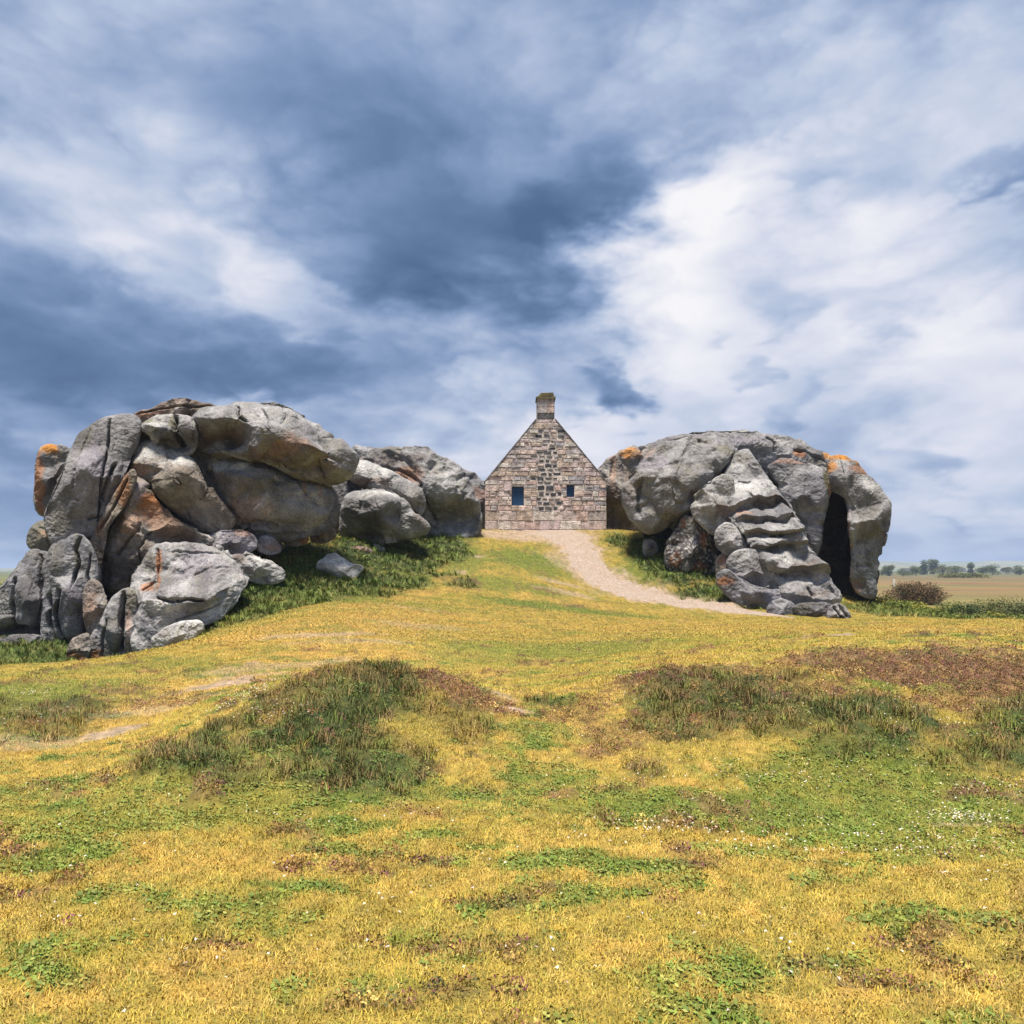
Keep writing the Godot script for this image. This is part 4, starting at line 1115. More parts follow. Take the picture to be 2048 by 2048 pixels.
# Each rock: name, label, category, tone, distance, front bulge m, back bulge m, options, outline on the plan, features.
# Options: lean = [metres per plan unit across, down], p = roundness, rough = lump size, grain = stretch of the lumps.
# Features: fold (a nose line: width on each side, height m), crack (width, depth m), bump (centre, half sizes, height m), stain (centre, half sizes, tone, strength; some dark ones paint the shade of recesses).
var ROCKS := [
	# ---- left pile, back to front
	["granite_boulder", "dark rear boulder filling the gap between the long slab and the wedge stone", "boulder", "slate", 29.0, 0.6, 1.4, {}, [630,960, 690,945, 740,960, 770,1010, 760,1090, 640,1090, 615,1030], []],  # its dark tone paints in the shade of the gap
	["granite_boulder", "broad pale back boulder with a reddish crack, left of the house", "boulder", "grey", 31.0, 1.5, 2.0, {"p": 2.2, "rough": 0.8}, [709,897, 750,895, 805,903, 839,902, 873,910, 901,921, 925,944, 940,968, 948,999, 962,1020, 962,1062, 928,1075, 860,1080, 800,1060, 740,1000, 700,940], [
		["fold", 40, 60, 0.35, [880,990, 915,990, 945,1006]], ["crack", 5, 0.22, [770,936, 800,945, 822,955, 842,975]], ["crack", 4, 0.16, [926,945, 940,975, 950,1000]], ["bump", 915, 1040, 50, 34, -0.8], ["crack", 4, 0.2, [842,975, 850,1000, 868,1040]],
		["stain", 820, 955, 34, 14, "rust", 0.55], ["stain", 790, 925, 60, 14, "brown", 0.45], ["stain", 880, 960, 40, 40, "lichen", 0.4]]],
	["granite_boulder", "grey boulder touching the left corner of the house", "boulder", "cool", 34.0, 0.9, 2.0, {"p": 2.3}, [915,935, 948,946, 968,964, 980,985, 990,1060, 960,1075, 930,1060, 915,1000], [["stain", 955, 990, 26, 16, "rust", 0.35]]],
	["granite_boulder", "orange-topped square block at the far left of the left pile", "boulder", "grey", 24.5, 0.7, 1.0, {"p": 3.2, "rough": 0.6}, [80,893, 96,889, 112,891, 142,898, 165,905, 150,960, 125,1000, 105,1032, 92,1033, 72,1026, 68,977, 73,923], [
		["fold", 22, 30, 0.25, [92,895, 84,930, 80,1020]], ["bump", 120, 965, 22, 26, -0.3], ["stain", 96, 897, 22, 12, "orange", 0.95], ["stain", 84, 960, 7, 70, "rust", 0.7], ["stain", 118, 960, 18, 20, "brown", 0.5]]],
	["granite_boulder", "small rounded stone under the orange-topped block", "boulder", "olive", 23.6, 0.5, 0.8, {"p": 2.2}, [52,1086, 57,1061, 74,1045, 96,1040, 125,1055, 130,1085, 110,1100, 64,1101], [["stain", 96, 1066, 16, 10, "rust", 0.5]]],
	["granite_boulder", "dark leaning mass at the left edge, below the small rounded stone", "boulder", "cool", 22.6, 1.3, 2.0, {"p": 2.4, "grain": [1.0, 0.45, 1.0]}, [-60,1262, -48,1222, 0,1186, 22,1152, 56,1103, 84,1097, 118,1115, 118,1195, 108,1262, 60,1280, 0,1284, -40,1290], [
		["crack", 6, 0.35, [30,1160, 24,1200, 26,1262]], ["crack", 5, 0.25, [78,1110, 84,1160, 80,1240]], ["bump", 52, 1185, 22, 50, 0.3], ["bump", 40, 1272, 60, 18, -0.9], ["stain", 58, 1180, 22, 40, "slate", 0.7], ["stain", 10, 1220, 18, 34, "pale", 0.6]]],
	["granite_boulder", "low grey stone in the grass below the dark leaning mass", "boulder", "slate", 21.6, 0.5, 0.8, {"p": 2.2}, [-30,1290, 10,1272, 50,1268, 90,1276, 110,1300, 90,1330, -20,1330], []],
	["granite_boulder", "big shaded core rock of the left pile behind the lower columns", "boulder", "slate", 24.0, 0.8, 3.2, {"p": 2.5}, [120,960, 210,860, 290,842, 420,860, 560,900, 660,960, 660,1060, 560,1090, 420,1110, 330,1180, 280,1300, 140,1300, 100,1180], []],  # toned dark to paint the shade between the columns
	["granite_slab", "tall pale cliff slab with vertical cracks on the left of the pile", "boulder", "grey", 22.6, 1.25, 1.8, {"p": 2.9, "rough": 0.34, "grain": [1.1, 0.35, 1.0], "lean": [0.004, -0.0015], "cut": 0.7}, [214,838, 240,831, 268,829, 284,850, 276,880, 262,912, 254,935, 232,977, 210,1035, 196,1072, 163,1074, 130,1084, 106,1088, 94,1072, 90,1035, 107,992, 125,952, 139,912, 157,869, 186,848], [
		["crack", 4, 0.28, [219,842, 216,905, 203,963, 197,1042]], ["crack", 6, 0.4, [228,935, 214,970, 206,1000]], ["crack", 3, 0.08, [180,860, 160,920, 146,980]], ["crack", 4, 0.2, [175,1040, 200,1035, 210,1030]],
		["bump", 170, 950, 26, 70, 0.2], ["stain", 168, 880, 16, 44, "olive", 0.6], ["stain", 178, 975, 36, 70, "lilac", 0.7], ["stain", 120, 1050, 26, 24, "olive", 0.6], ["stain", 156, 862, 14, 26, "slate", 0.5]]],
	["granite_slab", "thin split column between the cliff slab and the rusty rock", "boulder", "tan", 22.3, 0.45, 1.0, {"p": 2.6, "grain": [1.6, 0.3, 1.0], "rough": 0.5}, [261,938, 274,950, 268,975, 250,1012, 228,1038, 210,1066, 196,1108, 203,1150, 188,1150, 178,1120, 172,1092, 192,1060, 207,1028, 236,975], [["crack", 4, 0.25, [254,960, 230,1010, 205,1052]], ["stain", 246, 975, 12, 30, "rust", 0.6], ["stain", 200, 1060, 10, 22, "rust", 0.4]]],
	["granite_boulder", "lower furrowed block under the tall cliff slab", "boulder", "cool", 21.7, 1.2, 1.8, {"p": 2.6, "rough": 0.6, "grain": [1.5, 0.3, 1.0]}, [104,1094, 128,1082, 163,1066, 180,1090, 192,1122, 200,1160, 184,1185, 172,1213, 166,1267, 150,1296, 125,1310, 104,1305, 88,1276, 84,1231, 96,1177, 92,1130], [
		["crack", 6, 0.35, [100,1190, 98,1230, 108,1280]], ["crack", 5, 0.26, [118,1180, 112,1225, 120,1270]], ["crack", 5, 0.3, [160,1075, 150,1100, 156,1130, 144,1170]], ["crack", 4, 0.22, [182,1110, 174,1150, 180,1180]], ["bump", 118, 1130, 20, 36, 0.2], ["bump", 142, 1220, 18, 50, 0.22], ["bump", 136, 1292, 34, 16, -0.35],
		["stain", 152, 1110, 7, 40, "olive", 0.8], ["stain", 120, 1120, 20, 30, "olive", 0.5], ["stain", 140, 1210, 26, 60, "lilac", 0.45]]],
	["granite_boulder", "rust-stained sloping rock tucked under the overhanging slab", "boulder", "tan", 22.9, 1.1, 1.6, {"p": 2.3, "rough": 0.9}, [262,950, 285,962, 315,1000, 340,1036, 400,1064, 430,1085, 380,1104, 318,1106, 294,1120, 280,1150, 254,1178, 214,1174, 194,1146, 196,1108, 215,1053, 246,1010, 252,975], [
		["fold", 40, 50, 0.3, [275,985, 262,1040, 230,1110]], ["crack", 4, 0.2, [230,1040, 214,1090, 206,1140]], ["crack", 4, 0.2, [282,1052, 262,1080, 240,1110]], ["crack", 4, 0.18, [300,1065, 276,1100, 282,1120]], ["bump", 350, 1080, 60, 26, -0.5],
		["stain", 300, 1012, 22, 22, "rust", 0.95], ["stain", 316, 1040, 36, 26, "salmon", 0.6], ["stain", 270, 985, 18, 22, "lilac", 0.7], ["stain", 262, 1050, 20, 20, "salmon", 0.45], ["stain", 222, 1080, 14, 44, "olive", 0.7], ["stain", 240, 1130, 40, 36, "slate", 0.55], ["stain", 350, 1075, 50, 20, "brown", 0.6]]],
	["granite_boulder", "narrow upright stone between the furrowed block and the dark recess", "boulder", "tan", 21.3, 0.45, 0.8, {"p": 2.4, "grain": [1.5, 0.4, 1.0]}, [182,1158, 205,1166, 212,1195, 218,1220, 204,1246, 184,1275, 170,1250, 165,1195, 170,1172], [["stain", 186, 1225, 16, 30, "salmon", 0.35]]],
	["granite_slab", "twin grey fin standing at the foot of the left pile", "boulder", "grey", 20.6, 0.7, 1.0, {"p": 2.5, "rough": 0.5, "grain": [1.6, 0.35, 1.0]}, [232,1190, 252,1178, 272,1184, 276,1231, 276,1290, 260,1325, 203,1335, 172,1335, 170,1303, 181,1274, 203,1240, 216,1206], [
		["crack", 7, 0.5, [246,1184, 244,1230, 240,1300]], ["crack", 4, 0.2, [214,1240, 205,1280, 204,1320]], ["bump", 225, 1250, 14, 50, 0.15], ["stain", 186, 1312, 14, 16, "rust", 0.85], ["stain", 256, 1260, 8, 44, "salmon", 0.5], ["stain", 262, 1200, 8, 20, "olive", 0.7]]],
	["granite_boulder", "small rust-footed stone in the grass at the foot of the left pile", "boulder", "tan", 20.1, 0.35, 0.6, {"p": 2.4}, [160,1268, 178,1265, 184,1282, 176,1318, 165,1335, 132,1335, 132,1303, 143,1280], [["crack", 3, 0.1, [136,1308, 155,1304, 172,1306]], ["stain", 150, 1318, 22, 14, "rust", 0.85]]],
	["granite_boulder", "brown slab lying on the very top of the left pile", "boulder", "brown", 23.9, 0.7, 1.6, {"p": 2.8, "rough": 0.7}, [266,829, 284,820, 308,817, 336,804, 362,800, 402,804, 430,809, 440,822, 400,840, 348,842, 308,846, 276,850], [["crack", 3, 0.15, [280,826, 340,818, 420,814]], ["stain", 370, 812, 40, 8, "tan", 0.5], ["stain", 300, 830, 30, 8, "rust", 0.3]]],
	["granite_boulder", "pair of small pale knobs under the brown top slab", "boulder", "pale", 23.3, 0.8, 1.4, {"p": 2.4}, [270,856, 290,840, 326,831, 350,830, 384,833, 394,860, 392,901, 370,916, 344,910, 312,892, 300,872], [
		["crack", 9, 0.55, [352,834, 350,862, 360,890]], ["fold", 16, 36, 0.3, [290,852, 322,862, 340,866]], ["fold", 14, 30, 0.25, [366,842, 378,866]], ["bump", 340, 893, 40, 20, -0.5], ["stain", 300, 845, 22, 8, "moss", 0.7], ["stain", 340, 888, 40, 22, "slate", 0.75], ["stain", 348, 845, 9, 16, "moss", 0.6]]],  # the dark stain at the dent paints the shade under the knobs
	["granite_boulder", "left lobe of the long lower slab, white on top and tan below", "boulder", "tan", 23.6, 1.2, 1.8, {"p": 2.3, "rough": 0.6}, [250,890, 256,872, 275,863, 306,869, 322,894, 355,907, 382,917, 404,956, 416,995, 440,1004, 460,1021, 476,1046, 440,1068, 402,1060, 362,1034, 319,997, 290,972, 266,950, 254,919], [
		["fold", 60, 90, 0.55, [262,930, 300,935, 345,950, 395,970]], ["bump", 282, 872, 26, 10, -0.25], ["stain", 310, 905, 46, 24, "lichen", 0.85], ["stain", 360, 928, 40, 20, "lichen", 0.75], ["stain", 286, 948, 30, 14, "salmon", 0.6], ["stain", 262, 900, 12, 26, "black", 0.6], ["stain", 280, 866, 20, 7, "moss", 0.8], ["stain", 350, 990, 60, 40, "olive", 0.4], ["stain", 400, 1030, 40, 24, "lilac", 0.4]]],
	["granite_slab", "long right half of the lower slab with a white upper edge", "boulder", "grey", 24.2, 1.2, 1.8, {"p": 2.6, "rough": 0.6}, [412,902, 428,914, 471,925, 543,939, 598,961, 667,975, 672,1014, 666,1046, 616,1060, 565,1066, 507,1062, 471,1056, 447,1014, 422,968, 410,927], [
		["fold", 40, 110, 0.4, [424,940, 489,958, 562,976, 660,996]], ["crack", 3, 0.14, [426,935, 440,985, 462,1020, 480,1040]], ["bump", 520, 1052, 80, 14, -0.4],
		["stain", 470, 935, 46, 11, "lichen", 0.9], ["stain", 560, 958, 50, 12, "lichen", 0.6], ["stain", 480, 985, 50, 26, "tan", 0.8], ["stain", 500, 1022, 70, 24, "salmon", 0.4], ["stain", 520, 985, 34, 16, "moss", 0.45], ["stain", 610, 985, 4, 34, "salmon", 0.6], ["stain", 640, 990, 4, 28, "salmon", 0.6], ["stain", 424, 930, 8, 26, "olive", 0.7]]],
	["granite_boulder", "huge rounded capstone overhanging the left pile, speckled grey with brown underside", "boulder", "grey", 23.8, 1.5, 2.6, {"p": 2.3, "rough": 0.8, "cut": 0.8}, [384,850, 394,830, 417,819, 453,818, 480,812, 507,809, 554,812, 598,829, 634,854, 670,880, 698,898, 712,915, 708,940, 690,966, 640,968, 598,952, 543,931, 489,914, 440,905, 416,906, 392,902, 382,880], [
		["fold", 70, 60, 0.75, [391,846, 440,852, 485,858, 520,878, 565,890, 616,920, 690,945]], ["crack", 4, 0.26, [482,828, 488,846, 502,866]], ["bump", 450, 888, 60, 22, -0.9], ["bump", 600, 940, 70, 14, -0.5], ["bump", 560, 850, 50, 34, 0.25],
		["stain", 450, 882, 60, 18, "brown", 0.75], ["stain", 560, 912, 60, 20, "brown", 0.7], ["stain", 640, 940, 50, 18, "tan", 0.7], ["stain", 560, 905, 40, 10, "salmon", 0.35], ["stain", 560, 850, 70, 30, "lichen", 0.35], ["stain", 400, 870, 10, 30, "black", 0.7], ["stain", 500, 820, 24, 10, "olive", 0.5]]],  # the black stain paints shade into the cleft at the left end
	["granite_boulder", "pointed wedge stone resting on the speckled block, right of the capstone", "boulder", "pale", 28.2, 0.9, 1.4, {"p": 2.3, "rough": 0.6}, [680,940, 706,925, 737,922, 764,937, 791,949, 822,960, 846,985, 852,1013, 840,1034, 822,1010, 778,990, 737,978, 699,960], [
		["fold", 50, 26, 0.4, [690,946, 730,956, 776,975, 825,1000]], ["stain", 750, 945, 46, 16, "lichen", 0.7], ["stain", 730, 968, 40, 8, "brown", 0.7], ["stain", 830, 990, 20, 16, "olive", 0.4]]],
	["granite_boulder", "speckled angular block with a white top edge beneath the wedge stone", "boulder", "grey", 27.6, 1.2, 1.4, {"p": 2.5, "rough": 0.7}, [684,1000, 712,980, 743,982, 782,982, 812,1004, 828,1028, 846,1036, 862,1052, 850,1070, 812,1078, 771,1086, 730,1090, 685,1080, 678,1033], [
		["fold", 34, 80, 0.4, [696,1000, 740,1006, 790,1010, 822,1016]], ["fold", 20, 30, 0.2, [818,1010, 824,1040, 812,1070]], ["bump", 720, 1078, 60, 16, -0.4], ["stain", 760, 994, 44, 8, "lichen", 0.75], ["stain", 730, 1040, 44, 24, "slate", 0.5], ["stain", 836, 1040, 14, 18, "tan", 0.6]]],
	["granite_boulder", "flat pinkish stone under the middle of the long slab", "boulder", "lilac", 23.4, 0.6, 0.8, {"p": 2.3}, [400,1092, 410,1078, 435,1063, 478,1058, 511,1070, 518,1090, 500,1110, 453,1112, 420,1106], [["stain", 490, 1066, 18, 8, "salmon", 0.6]]],
	["granite_boulder", "small tapering stone right of the flat pinkish stone", "boulder", "lilac", 23.7, 0.4, 0.6, {"p": 2.2}, [516,1074, 540,1072, 560,1086, 566,1106, 540,1112, 514,1104], [["stain", 540, 1096, 20, 6, "salmon", 0.4]]],
	["granite_boulder", "small pale stone with an orange end propping the long slab", "boulder", "pale", 24.4, 0.4, 0.6, {"p": 2.2}, [558,1062, 580,1052, 609,1060, 620,1076, 610,1092, 569,1094], [["stain", 612, 1078, 9, 14, "rust", 0.8]]],
	["granite_boulder", "small pinkish stone propping the right end of the long slab", "boulder", "tan", 25.0, 0.4, 0.6, {"p": 2.2}, [619,1068, 628,1056, 645,1049, 667,1055, 675,1074, 650,1088, 621,1084], [["stain", 640, 1066, 16, 8, "salmon", 0.6]]],
	["granite_slab", "large white fissured slab at the front of the left pile", "boulder", "pale", 21.2, 1.1, 1.4, {"p": 2.6, "rough": 0.7, "lean": [0.002, -0.006]}, [297,1094, 320,1088, 348,1083, 391,1089, 442,1096, 462,1120, 488,1142, 492,1169, 470,1193, 438,1229, 402,1250, 352,1266, 324,1300, 272,1312, 262,1240, 264,1169, 277,1130], [
		["fold", 40, 26, 0.3, [300,1206, 340,1196, 400,1198, 420,1190]], ["crack", 5, 0.3, [322,1196, 348,1202, 372,1200, 402,1198]], ["crack", 4, 0.22, [316,1096, 316,1130, 310,1160, 290,1180]], ["crack", 3, 0.14, [345,1100, 380,1106, 440,1106]], ["crack", 3, 0.1, [390,1150, 420,1140, 455,1138]], ["crack", 3, 0.14, [350,1240, 390,1226, 436,1208]], ["bump", 300, 1250, 30, 40, 0.2], ["bump", 400, 1150, 50, 30, 0.12],
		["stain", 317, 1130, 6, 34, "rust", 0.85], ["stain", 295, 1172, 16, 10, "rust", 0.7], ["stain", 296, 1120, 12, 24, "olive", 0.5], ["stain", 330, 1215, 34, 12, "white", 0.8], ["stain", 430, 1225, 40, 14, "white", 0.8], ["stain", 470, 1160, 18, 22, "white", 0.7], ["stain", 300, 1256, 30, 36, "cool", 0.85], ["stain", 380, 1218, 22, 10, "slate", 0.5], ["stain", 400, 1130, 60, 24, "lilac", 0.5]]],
	["granite_boulder", "low white ledge in the grass at the foot of the fissured slab", "boulder", "white", 19.8, 0.35, 0.6, {"p": 2.3}, [302,1280, 310,1272, 328,1258, 362,1244, 399,1242, 408,1256, 390,1276, 350,1296, 310,1300], [["stain", 330, 1268, 18, 6, "tan", 0.5]]],
	["granite_boulder", "white outcrop half buried in grass beside the fissured slab", "boulder", "white", 22.6, 0.5, 0.8, {"p": 2.4, "rough": 1.0}, [448,1108, 482,1104, 507,1108, 543,1124, 572,1140, 570,1160, 536,1170, 500,1162, 466,1140], [["stain", 478, 1116, 14, 10, "brown", 0.7], ["stain", 540, 1156, 26, 9, "slate", 0.6], ["stain", 500, 1140, 20, 6, "salmon", 0.4]]],
	["granite_boulder", "jagged white rock alone on the green slope below the speckled block", "boulder", "white", 24.0, 0.5, 0.7, {"p": 2.4, "rough": 1.0}, [629,1131, 648,1115, 668,1107, 689,1121, 702,1128, 724,1131, 728,1140, 714,1156, 704,1174, 682,1176, 656,1172, 640,1156], [["fold", 20, 30, 0.25, [640,1126, 664,1130, 690,1146, 706,1158]], ["stain", 650, 1162, 14, 8, "slate", 0.6], ["stain", 684, 1132, 34, 16, "white", 1.0]]],
	["granite_boulder", "small white stone high on the green slope left of the house", "boulder", "white", 27.4, 0.3, 0.4, {"p": 2.3}, [735,1094, 748,1085, 772,1095, 768,1110, 740,1110], [["stain", 744, 1100, 12, 5, "brown", 0.6]]],
	["granite_boulder", "flat reddish stone half sunk above the jagged white rock", "boulder", "tan", 26.6, 0.3, 0.5, {"p": 2.3}, [690,1100, 708,1092, 736,1094, 748,1106, 720,1116, 694,1112], [["stain", 720, 1100, 18, 6, "salmon", 0.6]]],
	# ---- right pile, back to front
	["granite_boulder", "streaked tan boulder against the right corner of the house", "boulder", "tan", 35.4, 0.9, 2.4, {"p": 2.3, "grain": [1.5, 0.4, 1.0]}, [1180,955, 1200,936, 1223,915, 1246,902, 1282,897, 1310,930, 1310,1020, 1290,1075, 1216,1078, 1182,1060], [["bump", 1212, 1030, 34, 40, -0.7], ["stain", 1258, 908, 20, 8, "orange", 0.6], ["stain", 1226, 950, 8, 44, "salmon", 0.5], ["stain", 1244, 950, 5, 50, "slate", 0.5], ["stain", 1210, 935, 16, 16, "lichen", 0.5]]],
	["granite_boulder", "big core rock of the right pile, toned dark for the shade in the open slit", "boulder", "dark", 30.4, 0.4, 3.6, {"p": 2.4, "even": true}, [1270,960, 1340,905, 1480,890, 1640,920, 1720,980, 1748,1100, 1745,1250, 1560,1260, 1400,1200, 1290,1080], []],  # even dark colour paints in the deep shade of the slit
	["granite_boulder", "broad domed capstone of the right pile with grass tufts along its crown", "boulder", "grey", 29.8, 1.7, 6.5, {"p": 2.1, "rough": 0.6}, [1236,910, 1262,896, 1289,889, 1313,880, 1362,869, 1428,867, 1478,867, 1531,870, 1587,876, 1617,890, 1644,905, 1672,927, 1676,950, 1644,946, 1604,936, 1571,940, 1531,960, 1490,980, 1412,975, 1329,950, 1270,950], [
		["crack", 4, 0.2, [1532,880, 1548,890, 1546,905]], ["crack", 4, 0.2, [1586,905, 1612,905, 1650,925]], ["bump", 1500, 895, 60, 14, 0.15], ["stain", 1262, 905, 26, 10, "orange", 0.75], ["stain", 1290, 905, 20, 16, "tan", 0.6], ["stain", 1600, 912, 20, 8, "rust", 0.8], ["stain", 1630, 922, 26, 8, "olive", 0.8], ["stain", 1500, 884, 70, 10, "lilac", 0.6], ["stain", 1570, 890, 34, 8, "pale", 0.6], ["stain", 1440, 900, 18, 10, "olive", 0.5]]],
	["granite_boulder", "big smooth left lobe bulging from the right pile towards the path", "boulder", "grey", 28.7, 1.5, 2.4, {"p": 2.3, "rough": 0.6, "cut": 0.8}, [1246,979, 1258,957, 1278,940, 1289,915, 1320,888, 1379,874, 1440,880, 1470,896, 1468,910, 1444,940, 1421,966, 1396,993, 1383,1022, 1362,1036, 1342,1053, 1322,1064, 1296,1069, 1277,1052, 1261,1037, 1248,1009], [
		["fold", 90, 60, 0.6, [1440,925, 1380,985, 1335,1020, 1296,1062]], ["crack", 5, 0.2, [1284,965, 1276,1000, 1280,1035]], ["bump", 1400, 990, 40, 30, -0.5], ["stain", 1320, 980, 50, 60, "olive", 0.35], ["stain", 1310, 930, 30, 20, "lilac", 0.6], ["stain", 1296, 905, 16, 14, "salmon", 0.4], ["stain", 1264, 985, 14, 30, "tan", 0.5], ["stain", 1400, 1000, 40, 16, "brown", 0.4], ["stain", 1440, 905, 20, 10, "moss", 0.4]]],
	["granite_slab", "triangular slab between the stepped spine and the open slit", "boulder", "cool", 28.3, 0.9, 3.4, {"grow": 1.0, "p": 2.7, "rough": 0.6}, [1530,932, 1550,922, 1571,916, 1607,924, 1644,939, 1656,945, 1664,962, 1656,1000, 1648,1045, 1640,1085, 1632,1118, 1622,1112, 1604,1066, 1578,1010, 1548,962], [
		["fold", 60, 26, 0.3, [1640,945, 1640,1000, 1636,1100]], ["stain", 1600, 975, 36, 40, "slate", 0.5], ["stain", 1646, 960, 5, 30, "moss", 0.8], ["stain", 1656, 975, 5, 44, "salmon", 0.6], ["stain", 1590, 924, 40, 4, "salmon", 0.5], ["stain", 1632, 1030, 14, 50, "lilac", 0.6], ["stain", 1590, 950, 24, 14, "lichen", 0.3]]],
	["granite_slab", "tall right-hand slab with an orange lichen crown beside the open slit", "boulder", "grey", 28.2, 1.1, 3.4, {"grow": 1.0, "p": 2.4, "rough": 0.5}, [1640,905, 1660,906, 1677,909, 1707,922, 1743,951, 1768,982, 1783,1012, 1782,1045, 1772,1078, 1762,1118, 1755,1158, 1752,1200, 1727,1196, 1706,1182, 1700,1150, 1705,1118, 1700,1068, 1695,1019, 1686,979, 1672,945], [
		["fold", 14, 80, 0.25, [1684,960, 1694,1040, 1700,1120, 1698,1170]], ["fold", 30, 40, 0.2, [1690,945, 1730,990, 1765,1010]], ["crack", 4, 0.15, [1715,1130, 1740,1132]], ["bump", 1720, 1175, 14, 20, -0.3], ["bump", 1770, 1120, 16, 60, -0.15],
		["stain", 1674, 916, 32, 11, "orange", 1.0], ["stain", 1664, 935, 12, 16, "orange", 0.8], ["stain", 1720, 940, 26, 8, "rust", 0.6], ["stain", 1728, 968, 22, 12, "lichen", 0.8], ["stain", 1752, 985, 16, 10, "lichen", 0.7], ["stain", 1698, 1090, 6, 66, "salmon", 0.9], ["stain", 1716, 1170, 10, 16, "salmon", 0.6], ["stain", 1700, 980, 20, 26, "slate", 0.4], ["stain", 1736, 1050, 34, 50, "olive", 0.35], ["stain", 1775, 1050, 8, 50, "slate", 0.4]]],  # the two lichen-toned stains on the upper right slope paint its pale highlight
	["granite_boulder", "dark lichen-spotted boulder in the hollow below the smooth lobe", "boulder", "dark", 27.8, 0.9, 1.4, {"p": 2.2, "rough": 0.7, "spots": 1.0}, [1334,1088, 1350,1059, 1366,1031, 1385,1034, 1412,1060, 1428,1085, 1440,1110, 1440,1145, 1416,1170, 1376,1170, 1342,1150, 1328,1115], [["stain", 1370, 1045, 14, 14, "rust", 0.8], ["stain", 1408, 1078, 8, 14, "rust", 0.7], ["stain", 1396, 1138, 18, 12, "rust", 0.7], ["stain", 1352, 1120, 12, 12, "rust", 0.5], ["stain", 1420, 1120, 12, 22, "black", 0.7]]],
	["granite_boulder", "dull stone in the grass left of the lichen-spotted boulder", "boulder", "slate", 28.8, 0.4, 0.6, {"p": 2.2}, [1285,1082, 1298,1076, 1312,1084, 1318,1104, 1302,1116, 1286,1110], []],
	["granite_boulder", "steep stepped spine of the right pile running down to the path", "boulder", "grey", 26.7, 1.0, 1.8, {"p": 2.3, "rough": 0.6, "lean": [0.0, -0.0105], "fine": 1.5, "facets": 10, "cut": 0.75, "grow": 1.0}, [1486,899, 1501,900, 1513,923, 1534,953, 1564,992, 1590,1032, 1608,1072, 1631,1112, 1661,1151, 1683,1188, 1681,1212, 1644,1224, 1594,1224, 1560,1196, 1547,1150, 1527,1122, 1500,1092, 1474,1050, 1452,1028, 1446,992, 1448,969, 1444,950, 1454,923, 1468,908], [
		["fold", 46, 5, 0.5, [1446,1018, 1470,1022, 1492,1012, 1514,1000, 1546,1012]], ["fold", 26, 4, 0.34, [1478,1046, 1510,1044, 1535,1038, 1572,1046]], ["fold", 24, 4, 0.36, [1490,1068, 1520,1064, 1550,1070, 1588,1066]], ["fold", 24, 5, 0.42, [1496,1094, 1530,1096, 1560,1086, 1602,1088]], ["fold", 44, 6, 0.55, [1530,1136, 1560,1142, 1600,1138, 1640,1146]], ["fold", 46, 18, 0.5, [1556,1186, 1600,1196, 1640,1204, 1684,1200]], ["fold", 34, 14, 0.3, [1500,905, 1540,985, 1560,1020, 1590,1080, 1650,1170]],
		["crack", 4, 0.22, [1512,1052, 1528,1048]], ["crack", 4, 0.22, [1540,1076, 1562,1074]], ["crack", 4, 0.25, [1614,1180, 1622,1192]], ["crack", 3, 0.15, [1478,964, 1500,968]],
		["stain", 1492, 985, 40, 22, "lichen", 0.8], ["stain", 1484, 920, 20, 16, "olive", 0.5], ["stain", 1560, 1030, 16, 44, "cool", 0.5], ["stain", 1484, 1034, 14, 8, "salmon", 0.6], ["stain", 1540, 1080, 40, 8, "lichen", 0.5], ["stain", 1572, 1116, 34, 14, "lichen", 0.75], ["stain", 1610, 1160, 44, 10, "lichen", 0.6], ["stain", 1620, 1192, 36, 8, "tan", 0.5], ["stain", 1600, 1136, 30, 4, "tan", 0.7], ["stain", 1525, 1012, 26, 6, "tan", 0.6]]],
	["granite_boulder", "pale left shoulder of the spine above the round stone", "boulder", "pale", 27.2, 0.8, 1.0, {"p": 3.0, "rough": 0.6, "grow": 1.07}, [1380,1016, 1393,992, 1417,969, 1445,950, 1466,956, 1468,990, 1474,1019, 1474,1045, 1446,1062, 1425,1070, 1407,1053, 1390,1034], [["stain", 1448, 1028, 16, 22, "brown", 0.75], ["stain", 1440, 1045, 10, 8, "lichen", 0.6], ["stain", 1420, 1000, 30, 24, "olive", 0.3]]],
	["granite_boulder", "smooth round pale stone lodged on the left flank of the spine", "boulder", "pale", 26.4, 0.6, 0.6, {"p": 2.1, "rough": 0.4}, [1428,1075, 1436,1055, 1457,1044, 1476,1058, 1490,1082, 1504,1104, 1480,1110, 1455,1112, 1436,1100], [["stain", 1476, 1076, 10, 16, "cool", 0.4]]],
	["granite_boulder", "grey wedge stone beneath the round pale stone", "boulder", "grey", 25.8, 0.7, 0.9, {"p": 3.0, "rough": 0.6, "grow": 1.07}, [1452,1130, 1466,1108, 1498,1100, 1520,1104, 1544,1128, 1560,1172, 1531,1178, 1503,1178, 1476,1156], [["stain", 1500, 1150, 34, 16, "lilac", 0.5], ["stain", 1480, 1112, 16, 6, "olive", 0.5]]],
	["granite_boulder", "rusty brown stone squeezed in left of the grey wedge stone", "boulder", "tan", 26.6, 0.5, 0.8, {"p": 2.3}, [1432,1116, 1446,1104, 1466,1112, 1474,1150, 1450,1172, 1430,1160], [["stain", 1446, 1120, 12, 14, "rust", 0.6]]],
	["granite_slab", "low lilac-grey slab dipping into the grass under the wedge stone", "boulder", "cool", 25.4, 0.7, 0.8, {"p": 3.0, "rough": 0.6, "grow": 1.07}, [1432,1150, 1456,1138, 1488,1162, 1511,1174, 1548,1174, 1575,1186, 1566,1212, 1530,1228, 1496,1222, 1464,1200, 1440,1176], [["stain", 1452, 1162, 14, 9, "rust", 0.75], ["stain", 1520, 1190, 40, 14, "lilac", 0.5]]],
